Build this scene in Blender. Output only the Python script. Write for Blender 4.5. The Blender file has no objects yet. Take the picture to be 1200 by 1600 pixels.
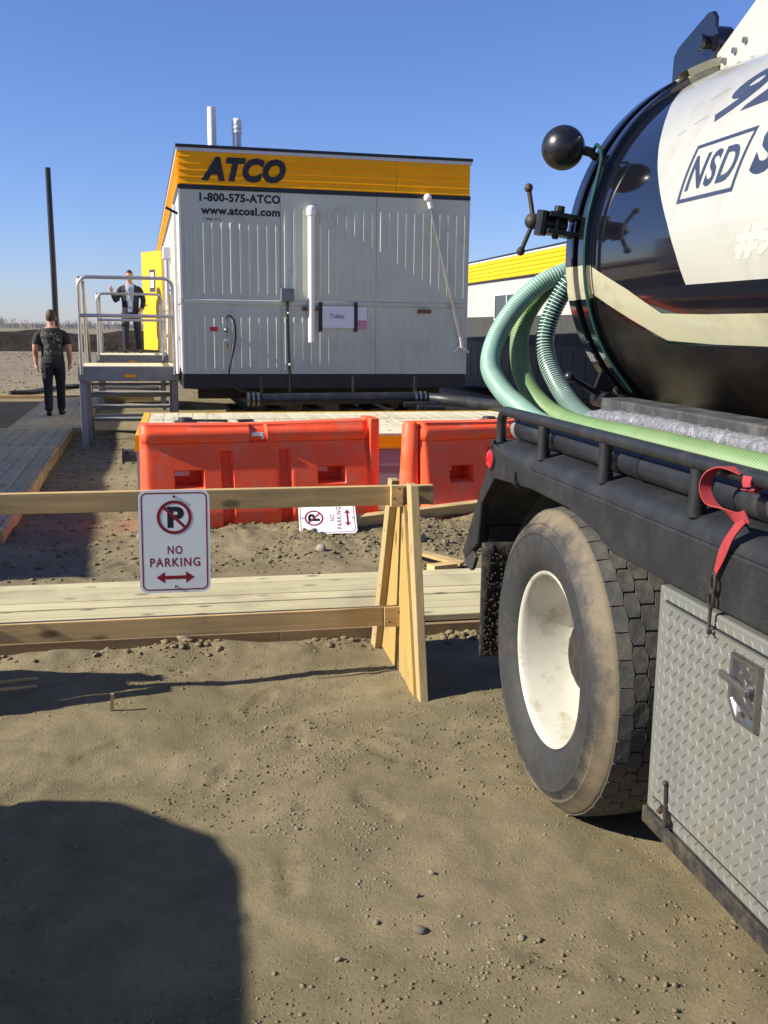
import bpy, bmesh, math, random
import numpy as np
from mathutils import Vector, Matrix

random.seed(7)
rng = np.random.default_rng(11)
C = bpy.context.scene.collection
SC = bpy.context.scene
PI = math.pi
A = math.radians(11.5)                      # the whole site is laid out on one grid, turned by A
UX = Vector((math.cos(A), math.sin(A), 0))
VX = Vector((-math.sin(A), math.cos(A), 0))


def S(u, v, z=0.0):
    return UX * u + VX * v + Vector((0, 0, z))


# ------------------------------------------------------------------ camera
cam_d = bpy.data.cameras.new('camera')
cam = bpy.data.objects.new('camera', cam_d)
C.objects.link(cam)
cam_d.sensor_fit = 'HORIZONTAL'
cam_d.sensor_width = 36.0
cam_d.lens = 36.0 * 1550 / 1200
cam_d.clip_start = 0.05
cam_d.clip_end = 9000
pitch = math.atan((800 - 511) / 1550)
roll = 0.011
cam.matrix_world = (Matrix.Translation((0, 0, 1.62)) @ Matrix.Rotation(PI / 2 - pitch, 4, 'X')
                    @ Matrix.Rotation(roll, 4, 'Z'))
SC.camera = cam

# ------------------------------------------------------------------ light
SUN_EL = math.radians(31)
SUN_AZ = A + PI + math.radians(3.2)          # angle of the sun's direction from +X
sun_dir = Vector((math.cos(SUN_AZ) * math.cos(SUN_EL), math.sin(SUN_AZ) * math.cos(SUN_EL), math.sin(SUN_EL)))
W = bpy.data.worlds.new('World')
SC.world = W
W.use_nodes = True
wn = W.node_tree.nodes
wl = W.node_tree.links
wn.clear()
wo = wn.new('ShaderNodeOutputWorld')
bg = wn.new('ShaderNodeBackground')
sky = wn.new('ShaderNodeTexSky')
sky.sky_type = 'NISHITA'
sky.sun_disc = False
sky.sun_elevation = SUN_EL
sky.sun_rotation = PI / 2 - SUN_AZ
sky.altitude = 0
sky.air_density = 1.0
sky.dust_density = 0.15
sky.ozone_density = 6.0
bg.inputs['Strength'].default_value = 0.07
bal = wn.new('ShaderNodeMixRGB'); bal.blend_type = 'MULTIPLY'; bal.inputs[0].default_value = 1.0     # one white balance for the whole sky
bal.inputs[2].default_value = (0.97, 0.957, 1.243, 1)
wl.new(sky.outputs[0], bal.inputs[1]); wl.new(bal.outputs[0], bg.inputs[0])
wl.new(bg.outputs[0], wo.inputs[0])
sd = bpy.data.lights.new('sun', 'SUN')
sd.energy = 5.0
sd.angle = math.radians(0.4)
sd.color = (1.0, 0.93, 0.80)
so = bpy.data.objects.new('sun', sd)
C.objects.link(so)
so.location = (-20, 0, 20)
so.rotation_euler = sun_dir.to_track_quat('Z', 'Y').to_euler()
SC.view_settings.view_transform = 'Standard'
SC.view_settings.look = 'None'
SC.view_settings.exposure = 0.85
SC.view_settings.gamma = 1.0
SC.view_settings.use_curve_mapping = False
SC.cycles.max_bounces = 6


# ------------------------------------------------------------------ materials
def material(name, col, rough=0.6, metal=0.0, var=0.12, vscale=6.0, bump=0.0, bscale=60.0, stretch=(1, 1, 1),
             rand=0.0, coat=0.0, spec=0.5, dirt=None, dirt_amt=0.5, dirt_scale=4.0, rvar=0.08, transl=0.0):
    m = bpy.data.materials.new(name)
    m.use_nodes = True
    n, l = m.node_tree.nodes, m.node_tree.links
    b = n['Principled BSDF']
    b.inputs['Metallic'].default_value = metal
    b.inputs['Coat Weight'].default_value = coat
    b.inputs['Coat Roughness'].default_value = 0.04
    b.inputs['Specular IOR Level'].default_value = spec
    tc = n.new('ShaderNodeTexCoord')
    mp = n.new('ShaderNodeMapping')
    mp.inputs['Scale'].default_value = stretch
    l.new(tc.outputs['Object'], mp.inputs['Vector'])
    oi = n.new('ShaderNodeObjectInfo')
    if rand > 0:
        mul = n.new('ShaderNodeMath'); mul.operation = 'MULTIPLY'; mul.inputs[1].default_value = 37.0
        l.new(oi.outputs['Random'], mul.inputs[0])
        l.new(mul.outputs[0], mp.inputs['Location'])
    nz = n.new('ShaderNodeTexNoise')
    nz.inputs['Scale'].default_value = vscale
    nz.inputs['Detail'].default_value = 6
    nz.inputs['Roughness'].default_value = 0.65
    l.new(mp.outputs[0], nz.inputs['Vector'])
    mr = n.new('ShaderNodeMapRange')
    mr.inputs['From Min'].default_value = 0.3
    mr.inputs['From Max'].default_value = 0.7
    mr.inputs['To Min'].default_value = 1 - var
    mr.inputs['To Max'].default_value = 1 + var
    l.new(nz.outputs['Fac'], mr.inputs['Value'])
    hsv = n.new('ShaderNodeHueSaturation')
    hsv.inputs['Color'].default_value = (*col, 1)
    val = mr.outputs[0]
    if rand > 0:
        mr2 = n.new('ShaderNodeMapRange')
        mr2.inputs['To Min'].default_value = 1 - rand
        mr2.inputs['To Max'].default_value = 1 + rand
        l.new(oi.outputs['Random'], mr2.inputs['Value'])
        mm = n.new('ShaderNodeMath'); mm.operation = 'MULTIPLY'
        l.new(val, mm.inputs[0]); l.new(mr2.outputs[0], mm.inputs[1])
        val = mm.outputs[0]
    l.new(val, hsv.inputs['Value'])
    colout = hsv.outputs[0]
    if dirt is not None:
        nd = n.new('ShaderNodeTexNoise')
        nd.inputs['Scale'].default_value = dirt_scale
        nd.inputs['Detail'].default_value = 9
        nd.inputs['Roughness'].default_value = 0.7
        l.new(tc.outputs['Object'], nd.inputs['Vector'])
        r3 = n.new('ShaderNodeMapRange')
        r3.inputs['From Min'].default_value = 0.62 - 0.3 * dirt_amt
        r3.inputs['From Max'].default_value = 0.85 - 0.3 * dirt_amt
        l.new(nd.outputs['Fac'], r3.inputs['Value'])
        mx = n.new('ShaderNodeMixRGB')
        mx.inputs[2].default_value = (*dirt, 1)
        l.new(r3.outputs[0], mx.inputs[0])
        l.new(colout, mx.inputs[1])
        colout = mx.outputs[0]
    l.new(colout, b.inputs['Base Color'])
    rr = n.new('ShaderNodeMapRange')
    rr.inputs['To Min'].default_value = max(0.02, rough - rvar)
    rr.inputs['To Max'].default_value = min(1.0, rough + rvar)
    l.new(nz.outputs['Fac'], rr.inputs['Value'])
    l.new(rr.outputs[0], b.inputs['Roughness'])
    if bump > 0:
        nb = n.new('ShaderNodeTexNoise')
        nb.inputs['Scale'].default_value = bscale
        nb.inputs['Detail'].default_value = 5
        l.new(mp.outputs[0], nb.inputs['Vector'])
        bp = n.new('ShaderNodeBump')
        bp.inputs['Strength'].default_value = 1.0
        bp.inputs['Distance'].default_value = bump
        l.new(nb.outputs['Fac'], bp.inputs['Height'])
        l.new(bp.outputs[0], b.inputs['Normal'])
    return m


DUST = (0.22, 0.18, 0.115)


def wood_material(name, col, axis=0, grain=0.22, rand=0.12, rough=0.75):
    """lumber: long streaks along the board, knots, a little dust"""
    m = bpy.data.materials.new(name)
    m.use_nodes = True
    n, l = m.node_tree.nodes, m.node_tree.links
    b = n['Principled BSDF']
    tc = n.new('ShaderNodeTexCoord')
    oi = n.new('ShaderNodeObjectInfo')
    mul = n.new('ShaderNodeMath'); mul.operation = 'MULTIPLY'; mul.inputs[1].default_value = 53.0
    l.new(oi.outputs['Random'], mul.inputs[0])
    mp = n.new('ShaderNodeMapping')
    sc = [14.0, 14.0, 14.0]; sc[axis] = 0.8
    mp.inputs['Scale'].default_value = sc
    l.new(tc.outputs['Object'], mp.inputs['Vector'])
    l.new(mul.outputs[0], mp.inputs['Location'])
    nz = n.new('ShaderNodeTexNoise')
    nz.inputs['Scale'].default_value = 2.4
    nz.inputs['Detail'].default_value = 7
    nz.inputs['Roughness'].default_value = 0.62
    nz.inputs['Distortion'].default_value = 0.6
    l.new(mp.outputs[0], nz.inputs['Vector'])
    mpk = n.new('ShaderNodeMapping')
    sk = [7.0, 7.0, 7.0]; sk[axis] = 3.2
    mpk.inputs['Scale'].default_value = sk
    l.new(tc.outputs['Object'], mpk.inputs['Vector'])
    l.new(mul.outputs[0], mpk.inputs['Location'])
    vo = n.new('ShaderNodeTexVoronoi')
    vo.inputs['Scale'].default_value = 1.0
    l.new(mpk.outputs[0], vo.inputs['Vector'])
    kr = n.new('ShaderNodeMapRange')
    kr.inputs['From Min'].default_value = 0.08
    kr.inputs['From Max'].default_value = 0.18
    kr.inputs['To Min'].default_value = 0.36
    kr.inputs['To Max'].default_value = 1.0
    l.new(vo.outputs['Distance'], kr.inputs['Value'])
    mr = n.new('ShaderNodeMapRange')
    mr.inputs['From Min'].default_value = 0.28
    mr.inputs['From Max'].default_value = 0.72
    mr.inputs['To Min'].default_value = 1 - grain
    mr.inputs['To Max'].default_value = 1 + grain
    l.new(nz.outputs['Fac'], mr.inputs['Value'])
    m1 = n.new('ShaderNodeMath'); m1.operation = 'MULTIPLY'
    l.new(mr.outputs[0], m1.inputs[0]); l.new(kr.outputs[0], m1.inputs[1])
    r2 = n.new('ShaderNodeMapRange')
    r2.inputs['To Min'].default_value = 1 - rand
    r2.inputs['To Max'].default_value = 1 + rand
    l.new(oi.outputs['Random'], r2.inputs['Value'])
    m2 = n.new('ShaderNodeMath'); m2.operation = 'MULTIPLY'
    l.new(m1.outputs[0], m2.inputs[0]); l.new(r2.outputs[0], m2.inputs[1])
    hs = n.new('ShaderNodeHueSaturation')
    hs.inputs['Color'].default_value = (*col, 1)
    l.new(m2.outputs[0], hs.inputs['Value'])
    nd = n.new('ShaderNodeTexNoise')
    nd.inputs['Scale'].default_value = 3.0
    nd.inputs['Detail'].default_value = 8
    l.new(tc.outputs['Object'], nd.inputs['Vector'])
    r3 = n.new('ShaderNodeMapRange')
    r3.inputs['From Min'].default_value = 0.5
    r3.inputs['From Max'].default_value = 0.8
    r3.inputs['To Max'].default_value = 0.7
    l.new(nd.outputs['Fac'], r3.inputs['Value'])
    mx = n.new('ShaderNodeMixRGB')
    mx.inputs[2].default_value = (DUST[0] * 1.05, DUST[1] * 1.05, DUST[2] * 1.05, 1)
    l.new(r3.outputs[0], mx.inputs[0])
    l.new(hs.outputs[0], mx.inputs[1])
    l.new(mx.outputs[0], b.inputs['Base Color'])
    b.inputs['Roughness'].default_value = rough
    b.inputs['Specular IOR Level'].default_value = 0.25
    bp = n.new('ShaderNodeBump')
    bp.inputs['Distance'].default_value = 0.0012
    l.new(nz.outputs['Fac'], bp.inputs['Height'])
    l.new(bp.outputs[0], b.inputs['Normal'])
    return m


MT = {}
MT['alu'] = material('weathered_aluminium', (0.42, 0.42, 0.42), 0.42, 0.85, 0.12, 9, 0.0008, 50)
MT['alu_dull'] = material('dull_aluminium', (0.27, 0.265, 0.26), 0.55, 0.4, 0.15, 7)
MT['siding'] = material('grey_white_siding', (0.52, 0.55, 0.455), 0.5, 0.0, 0.05, 2.2, 0.0012, 5, rand=0.03,
                        dirt=(0.40, 0.40, 0.32), dirt_amt=0.3, dirt_scale=1.9)
MT['siding_white'] = material('white_siding', (0.44, 0.44, 0.43), 0.45, 0.0, 0.05, 2)
MT['siding_dark'] = material('charcoal_siding', (0.05, 0.05, 0.051), 0.5, 0.0, 0.08, 2)
MT['fascia'] = material('yellow_fascia', (0.98, 0.42, 0.004), 0.5, 0.0, 0.06, 5, rand=0.04, spec=0.2)
MT['door_yellow'] = material('yellow_door_paint', (0.80, 0.44, 0.008), 0.4, 0.0, 0.04, 4)
MT['blackpaint'] = material('black_paint', (0.012, 0.012, 0.014), 0.35, 0.0, 0.2, 6)
MT['letter'] = material('black_vinyl_lettering', (0.014, 0.013, 0.018), 0.5, 0.0, 0.1, 10)
MT['skirt'] = material('black_skirting', (0.012, 0.012, 0.013), 0.5, 0.0, 0.2, 5, dirt=(0.05, 0.045, 0.035), dirt_amt=0.3)
MT['trim_white'] = material('white_metal_trim', (0.75, 0.75, 0.74), 0.4, 0.0, 0.05, 5)
MT['trim_grey'] = material('pale_grey_trim', (0.55, 0.56, 0.58), 0.45, 0.0, 0.05, 5)
MT['pvc'] = material('white_pvc', (0.78, 0.77, 0.74), 0.35, 0.0, 0.04, 6)
MT['greybox'] = material('grey_electric_box', (0.17, 0.18, 0.20), 0.45, 0.0, 0.1, 8)
MT['rust'] = material('rusty_steel', (0.20, 0.10, 0.05), 0.8, 0.2, 0.4, 25)
MT['darksteel'] = material('dark_steel', (0.04, 0.035, 0.03), 0.6, 0.4, 0.4, 12, dirt=(0.12, 0.07, 0.04), dirt_amt=0.4)
MT['paper'] = material('white_paper', (0.72, 0.72, 0.76), 0.6, 0.0, 0.03, 6)
MT['red'] = material('red_label', (0.5, 0.02, 0.03), 0.4, 0.0, 0.1, 8)
MT['pink'] = material('pink_print', (0.55, 0.22, 0.32), 0.5, 0.0, 0.5, 40)
MT['glass'] = material('dark_window_glass', (0.02, 0.022, 0.025), 0.06, 0.0, 0.1, 2, coat=0.5)
MT['orange'] = material('orange_barrier_plastic', (1.0, 0.110, 0.036), 0.5, 0.0, 0.10, 3, 0.0010, 18,
                        dirt=(0.74, 0.19, 0.11), dirt_amt=0.45, dirt_scale=5, spec=0.3)
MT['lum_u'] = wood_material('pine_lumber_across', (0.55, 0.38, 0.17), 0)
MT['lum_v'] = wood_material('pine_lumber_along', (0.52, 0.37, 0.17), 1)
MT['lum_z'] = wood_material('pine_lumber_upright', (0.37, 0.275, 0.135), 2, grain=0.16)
MT['brown_u'] = wood_material('dark_brown_board', (0.24, 0.165, 0.09), 0)  # a darker brown than the other boards
MT['treated_u'] = wood_material('green_treated_planks', (0.50, 0.45, 0.27), 0, grain=0.16, rand=0.10)
MT['treated_v'] = wood_material('grey_green_planks_along', (0.43, 0.385, 0.225), 1, grain=0.18, rand=0.12)
MT['ply'] = wood_material('yellow_plywood', (0.36, 0.235, 0.075), 2, grain=0.14)
MT['oldwood'] = wood_material('dark_old_timber', (0.10, 0.07, 0.045), 0, grain=0.4)
MT['paleboards'] = wood_material('pale_deck_boards', (0.60, 0.56, 0.40), 1, grain=0.10, rand=0.06)
MT['sign_white'] = material('white_reflective_sheet', (0.86, 0.90, 0.88), 0.45, 0.0, 0.04, 8)
MT['sign_red'] = material('dark_red_print', (0.26, 0.012, 0.025), 0.4, 0.0, 0.08, 12)
MT['sign_black'] = material('black_print', (0.010, 0.012, 0.014), 0.4, 0.0, 0.08, 12)
MT['rubber'] = material('black_rubber', (0.030, 0.030, 0.032), 0.62, 0.0, 0.3, 14, 0.0006, 90, dirt=(0.10, 0.085, 0.06), dirt_amt=0.45, dirt_scale=7)
MT['deckblack'] = material('dusty_black_deck_plate', (0.012, 0.0135, 0.0155), 0.55, 0.0, 0.3, 10, 0.0008, 60, dirt=(0.026, 0.026, 0.025), dirt_amt=0.4, dirt_scale=5)
MT['muddy_sill'] = material('muddy_black_sill', (0.014, 0.014, 0.015), 0.6, 0.0, 0.3, 10, 0.001, 40, dirt=(0.075, 0.06, 0.04), dirt_amt=0.62, dirt_scale=16)
MT['tubeblack'] = material('matt_black_rail', (0.012, 0.0135, 0.0155), 0.5, 0.0, 0.2, 14, dirt=(0.035, 0.032, 0.028), dirt_amt=0.35, dirt_scale=9)
MT['tankblack'] = material('glossy_black_tank_paint', (0.006, 0.006, 0.009), 0.075, 0.0, 0.2, 3, 0.0007, 2.2, coat=0.6, spec=0.6, rvar=0.03)
MT['tankdull'] = material('dull_black_tank_paint', (0.009, 0.008, 0.008), 0.32, 0.0, 0.4, 4, 0.001, 6, spec=0.22, dirt=(0.020, 0.016, 0.013), dirt_amt=0.5, dirt_scale=3)  # duller, rougher black for the tank below the stripe
MT['cream'] = material('cream_tank_paint', (0.42, 0.395, 0.27), 0.22, 0.0, 0.03, 3, coat=0.4, dirt=(0.30, 0.27, 0.18), dirt_amt=0.38, dirt_scale=5)
MT['tankwhite'] = material('white_tank_paint', (0.42, 0.415, 0.36), 0.2, 0.0, 0.03, 3, coat=0.5, dirt=(0.33, 0.31, 0.25), dirt_amt=0.3, dirt_scale=3.5)
MT['ghost'] = material('glare_white_number', (0.45, 0.445, 0.395), 0.3, 0, 0.02, 3)  # guessed number, its glare put into a slightly whiter colour
MT['navy'] = material('dark_blue_letters', (0.035, 0.045, 0.075), 0.3, 0.0, 0.15, 7)
MT['rimwhite'] = material('white_rim_paint', (0.50, 0.485, 0.415), 0.25, 0.0, 0.06, 7, coat=0.4, dirt=(0.27, 0.235, 0.15), dirt_amt=0.36, dirt_scale=11)
MT['diamond'] = material('diamond_plate_aluminium', (0.195, 0.20, 0.185), 0.42, 0.3, 0.08, 6, 0.0005, 40, dirt=(0.185, 0.175, 0.135), dirt_amt=0.4, dirt_scale=4)
MT['steel'] = material('stainless_steel', (0.27, 0.265, 0.26), 0.3, 0.85, 0.2, 20)
MT['lens_red'] = material('red_marker_lens', (0.55, 0.012, 0.02), 0.18, 0.0, 0.1, 30, coat=0.6)
MT['strap'] = material('faded_red_webbing', (0.30, 0.028, 0.034), 0.75, 0.0, 0.15, 30, 0.0006, 160)
MT['hose_mint'] = material('mint_hose_wall', (0.16, 0.30, 0.24), 0.5, 0.0, 0.1, 9)
MT['hose_mint_rib'] = material('mint_hose_rib', (0.30, 0.43, 0.355), 0.5, 0.0, 0.12, 9, dirt=(0.35, 0.40, 0.30), dirt_amt=0.5)
MT['hose_olive'] = material('olive_hose_wall', (0.10, 0.19, 0.06), 0.5, 0.0, 0.12, 9)
MT['hose_olive_rib'] = material('olive_hose_rib', (0.26, 0.355, 0.20), 0.5, 0.0, 0.12, 9, dirt=(0.28, 0.29, 0.17), dirt_amt=0.45)
MT['hose_dark'] = material('dark_green_hose_wall', (0.012, 0.055, 0.045), 0.3, 0.0, 0.12, 9)
MT['hose_white_rib'] = material('white_hose_rib', (0.42, 0.52, 0.45), 0.45, 0.0, 0.08, 9)
MT['wrap'] = material('silver_wrapping', (0.24, 0.24, 0.25), 0.42, 0.4, 0.5, 60, 0.004, 110)
MT['blackhose'] = material('black_suction_pipe', (0.014, 0.0155, 0.020), 0.45, 0.0, 0.25, 8, dirt=(0.04, 0.04, 0.038), dirt_amt=0.4)
MT['skin'] = material('skin', (0.46, 0.24, 0.16), 0.55, 0.0, 0.08, 20)
MT['hair'] = material('short_brown_hair', (0.045, 0.030, 0.018), 0.7, 0.0, 0.3, 60)
MT['hair_dark'] = material('dark_hair', (0.015, 0.010, 0.009), 0.6, 0.0, 0.3, 60)
MT['jeans'] = material('dark_jeans', (0.014, 0.016, 0.030), 0.85, 0.0, 0.3, 10, 0.002, 20)
MT['suit'] = material('dark_navy_suit', (0.010, 0.011, 0.018), 0.8, 0.0, 0.25, 9, 0.002, 18)
MT['trousers'] = material('dark_trousers', (0.012, 0.016, 0.028), 0.8, 0.0, 0.3, 8, 0.002, 18)
MT['shirt'] = material('light_blue_shirt', (0.30, 0.36, 0.50), 0.7, 0.0, 0.1, 15)
MT['shoe'] = material('black_shoe', (0.015, 0.014, 0.014), 0.5, 0.0, 0.2, 20)
MT['tee'] = material('dark_tee_with_print', (0.016, 0.018, 0.019), 0.85, 0.0, 0.25, 9, 0.002, 18)
MT['stone'] = material('pale_stone', (0.24, 0.205, 0.145), 0.8, 0.0, 0.25, 30, 0.002, 60, rand=0.25)
MT['clod'] = material('dirt_clod', (0.175, 0.138, 0.082), 0.95, 0.0, 0.25, 12, 0.004, 50, spec=0.15)
MT['berm'] = material('dark_soil_bank', (0.030, 0.024, 0.018), 0.95, 0.0, 0.5, 0.9, 0.10, 3, spec=0.1)
MT['bark'] = material('hazy_grey_trees', (0.22, 0.215, 0.22), 0.9, 0.0, 0.3, 0.3, spec=0.1)  # pale grey, with the distance haze put into the colour
MT['farwall'] = material('pale_far_shed', (0.45, 0.45, 0.46), 0.7, 0.0, 0.1, 0.5)
MT['vanpaint'] = material('white_van_paint', (0.70, 0.70, 0.70), 0.25, 0.0, 0.03, 2, coat=0.5)
MT["rubber_ball"] = material("dusty_black_float", (0.012, 0.012, 0.014), 0.32, 0.0, 0.3, 14, dirt=(0.05, 0.04, 0.035), dirt_amt=0.4, dirt_scale=14)
MT["flap"] = material("rubber_flap", (0.012, 0.012, 0.012), 0.8, 0.0, 0.3, 20, 0.003, 60, dirt=(0.09, 0.07, 0.04), dirt_amt=0.45, dirt_scale=22)
MT["mudcake"] = material("caked_mud_specks", (0.075, 0.060, 0.036), 0.95, 0.0, 0.3, 20)
MT["channel"] = material("grey_black_channel", (0.05, 0.052, 0.055), 0.6, 0.2, 0.3, 12, dirt=(0.16, 0.15, 0.13), dirt_amt=0.5, dirt_scale=8)
MT["wire"] = material('brass_fitting', (0.45, 0.36, 0.2), 0.35, 0.9, 0.2, 20)

# print on the tee (grey graphic across the back)
def tee_print(m):
    n, l = m.node_tree.nodes, m.node_tree.links
    b = n['Principled BSDF']
    src = b.inputs['Base Color'].links[0].from_socket
    tc = n.new('ShaderNodeTexCoord')
    sx = n.new('ShaderNodeSeparateXYZ'); l.new(tc.outputs['Object'], sx.inputs[0])
    nz = n.new('ShaderNodeTexNoise'); nz.inputs['Scale'].default_value = 21; nz.inputs['Detail'].default_value = 4
    nz.inputs['Distortion'].default_value = 1.5
    l.new(tc.outputs['Object'], nz.inputs['Vector'])
    th = n.new('ShaderNodeMapRange'); th.inputs['From Min'].default_value = 0.50; th.inputs['From Max'].default_value = 0.60
    l.new(nz.outputs['Fac'], th.inputs['Value'])
    # window: |x| < .17, .98 < z < 1.42
    ax = n.new('ShaderNodeMath'); ax.operation = 'ABSOLUTE'; l.new(sx.outputs['X'], ax.inputs[0])
    wx = n.new('ShaderNodeMapRange'); wx.inputs['From Min'].default_value = 0.18; wx.inputs['From Max'].default_value = 0.13
    l.new(ax.outputs[0], wx.inputs['Value'])
    dz = n.new('ShaderNodeMath'); dz.operation = 'SUBTRACT'; dz.inputs[1].default_value = 1.20; l.new(sx.outputs['Z'], dz.inputs[0])
    az = n.new('ShaderNodeMath'); az.operation = 'ABSOLUTE'; l.new(dz.outputs[0], az.inputs[0])
    wz = n.new('ShaderNodeMapRange'); wz.inputs['From Min'].default_value = 0.20; wz.inputs['From Max'].default_value = 0.15
    l.new(az.outputs[0], wz.inputs['Value'])
    wy = n.new('ShaderNodeMath'); wy.operation = 'LESS_THAN'; wy.inputs[1].default_value = -0.03; l.new(sx.outputs['Y'], wy.inputs[0])
    p = th.outputs[0]
    for o in (wx, wz, wy):
        mm = n.new('ShaderNodeMath'); mm.operation = 'MULTIPLY'
        l.new(p, mm.inputs[0]); l.new(o.outputs[0], mm.inputs[1]); p = mm.outputs[0]
    mx = n.new('ShaderNodeMixRGB'); mx.inputs[2].default_value = (0.21, 0.22, 0.21, 1)
    l.new(p, mx.inputs[0]); l.new(src, mx.inputs[1]); l.new(mx.outputs[0], b.inputs['Base Color'])
tee_print(MT['tee'])


# ------------------------------------------------------------------ mesh builder
class MB:
    def __init__(s, o=(0, 0, 0)):
        s.v = []; s.f = []; s.mi = []; s.o = o

    def add(s, vs, fs, mi=0):
        k = len(s.v)
        s.v += [(p[0] - s.o[0], p[1] - s.o[1], p[2] - s.o[2]) for p in vs]
        s.f += [tuple(i + k for i in f) for f in fs]
        s.mi += [mi] * len(fs)
        return s

    def box(s, x0, x1, y0, y1, z0, z1, mi=0):
        vs = [(x, y, z) for z in (z0, z1) for y in (y0, y1) for x in (x0, x1)]
        return s.add(vs, [(0, 2, 3, 1), (4, 5, 7, 6), (0, 1, 5, 4), (2, 6, 7, 3), (0, 4, 6, 2), (1, 3, 7, 5)], mi)

    def bar(s, p, q, w, h, up=(0, 0, 1), mi=0):
        """box from p to q, w wide sideways, h thick along up"""
        p = Vector(p); q = Vector(q); d = (q - p).normalized(); up = Vector(up)
        sd_ = d.cross(up).normalized(); up2 = sd_.cross(d).normalized()
        vs = []
        for e in (p, q):
            for a, b in ((-1, -1), (1, -1), (1, 1), (-1, 1)):
                vs.append(tuple(e + sd_ * a * w / 2 + up2 * b * h / 2))
        return s.add(vs, [(3, 2, 1, 0), (4, 5, 6, 7), (0, 1, 5, 4), (1, 2, 6, 5), (2, 3, 7, 6), (3, 0, 4, 7)], mi)

    def prism(s, poly, axis, a, b, mi=0):
        """poly in the two other axes (cyclic order x,y,z), extruded from a to b along axis"""
        n = len(poly)
        def pt(p, t):
            if axis == 0: return (t, p[0], p[1])
            if axis == 1: return (p[0], t, p[1])
            return (p[0], p[1], t)
        vs = [pt(p, a) for p in poly] + [pt(p, b) for p in poly]
        fs = [tuple(range(n)), tuple(range(2 * n - 1, n - 1, -1))]
        fs += [(i, i + n, (i + 1) % n + n, (i + 1) % n) for i in range(n)]
        return s.add(vs, fs, mi)

    def tube(s, pts, r, seg=12, mi=0, cap=True, rfun=None, mfun=None):
        P = [Vector(p) for p in pts]
        n = len(P)
        T = []
        for i in range(n):
            t = P[min(i + 1, n - 1)] - P[max(i - 1, 0)]
            T.append(t.normalized() if t.length > 1e-9 else Vector((0, 0, 1)))
        up = Vector((0, 0, 1)) if abs(T[0].z) < 0.9 else Vector((1, 0, 0))
        N = (up - T[0] * up.dot(T[0])).normalized()
        vs = []
        for i in range(n):
            N = (N - T[i] * N.dot(T[i])).normalized()
            B = T[i].cross(N)
            rr = rfun(i) if rfun else r
            for k in range(seg):
                a = 2 * PI * k / seg
                vs.append(tuple(P[i] + N * math.cos(a) * rr + B * math.sin(a) * rr))
        k0 = len(s.v)
        fs = []; ms = []
        for i in range(n - 1):
            for k in range(seg):
                fs.append((i * seg + k, i * seg + (k + 1) % seg, (i + 1) * seg + (k + 1) % seg, (i + 1) * seg + k))
                ms.append(mfun(i) if mfun else mi)
        if cap:
            fs.append(tuple(range(seg - 1, -1, -1))); ms.append(mi)
            fs.append(tuple((n - 1) * seg + k for k in range(seg))); ms.append(mi)
        s.add(vs, fs, mi)
        s.mi[-len(fs):] = ms
        return s

    def cyl(s, p, q, r, seg=16, mi=0, r2=None):
        return s.tube([p, q], r, seg, mi, True, (lambda i: r if i == 0 else (r2 if r2 is not None else r)))

    def lathe(s, prof, o, axis, seg=32, mi=0, a0=0.0, a1=2 * PI, mfun=None):
        """prof: list of (t along axis, radius); around axis through o"""
        full = abs(a1 - a0 - 2 * PI) < 1e-6
        m = seg if full else seg + 1
        vs = []
        for t, r in prof:
            for k in range(m):
                a = a0 + (a1 - a0) * k / seg
                c, q = math.cos(a) * r, math.sin(a) * r
                if axis == 0: vs.append((o[0] + t, o[1] + c, o[2] + q))
                elif axis == 1: vs.append((o[0] + c, o[1] + t, o[2] + q))
                else: vs.append((o[0] + c, o[1] + q, o[2] + t))
        fs = []; ms = []
        for i in range(len(prof) - 1):
            for k in range(seg):
                k2 = (k + 1) % m
                fs.append((i * m + k, i * m + k2, (i + 1) * m + k2, (i + 1) * m + k))
                ms.append(mfun(i, k) if mfun else mi)
        s.add(vs, fs, mi)
        s.mi[-len(fs):] = ms
        return s

    def sphere(s, c, r, seg=20, rings=12, mi=0, sc=(1, 1, 1)):
        vs = [(c[0], c[1], c[2] - r * sc[2])]
        for i in range(1, rings):
            ph = -PI / 2 + PI * i / rings
            for k in range(seg):
                a = 2 * PI * k / seg
                vs.append((c[0] + r * sc[0] * math.cos(ph) * math.cos(a), c[1] + r * sc[1] * math.cos(ph) * math.sin(a), c[2] + r * sc[2] * math.sin(ph)))
        vs.append((c[0], c[1], c[2] + r * sc[2]))
        fs = [(0, 1 + (k + 1) % seg, 1 + k) for k in range(seg)]
        for i in range(rings - 2):
            for k in range(seg):
                fs.append((1 + i * seg + k, 1 + i * seg + (k + 1) % seg, 1 + (i + 1) * seg + (k + 1) % seg, 1 + (i + 1) * seg + k))
        t = len(vs) - 1
        b = 1 + (rings - 2) * seg
        fs += [(t, b + k, b + (k + 1) % seg) for k in range(seg)]
        return s.add(vs, fs, mi)

    def mesh(s, name, mats, smooth=False, angle=35, fix=True):
        me = bpy.data.meshes.new(name)
        me.from_pydata(s.v, [], s.f)
        for m in (mats if isinstance(mats, (list, tuple)) else [mats]):
            me.materials.append(m)
        me.polygons.foreach_set('material_index', s.mi)
        if fix:
            bm = bmesh.new(); bm.from_mesh(me)
            bmesh.ops.recalc_face_normals(bm, faces=bm.faces)
            bm.to_mesh(me); bm.free()
        if smooth:
            me.polygons.foreach_set('use_smooth', [True] * len(me.polygons))
            me.set_sharp_from_angle(angle=math.radians(angle))
        me.update()
        return me

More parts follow.
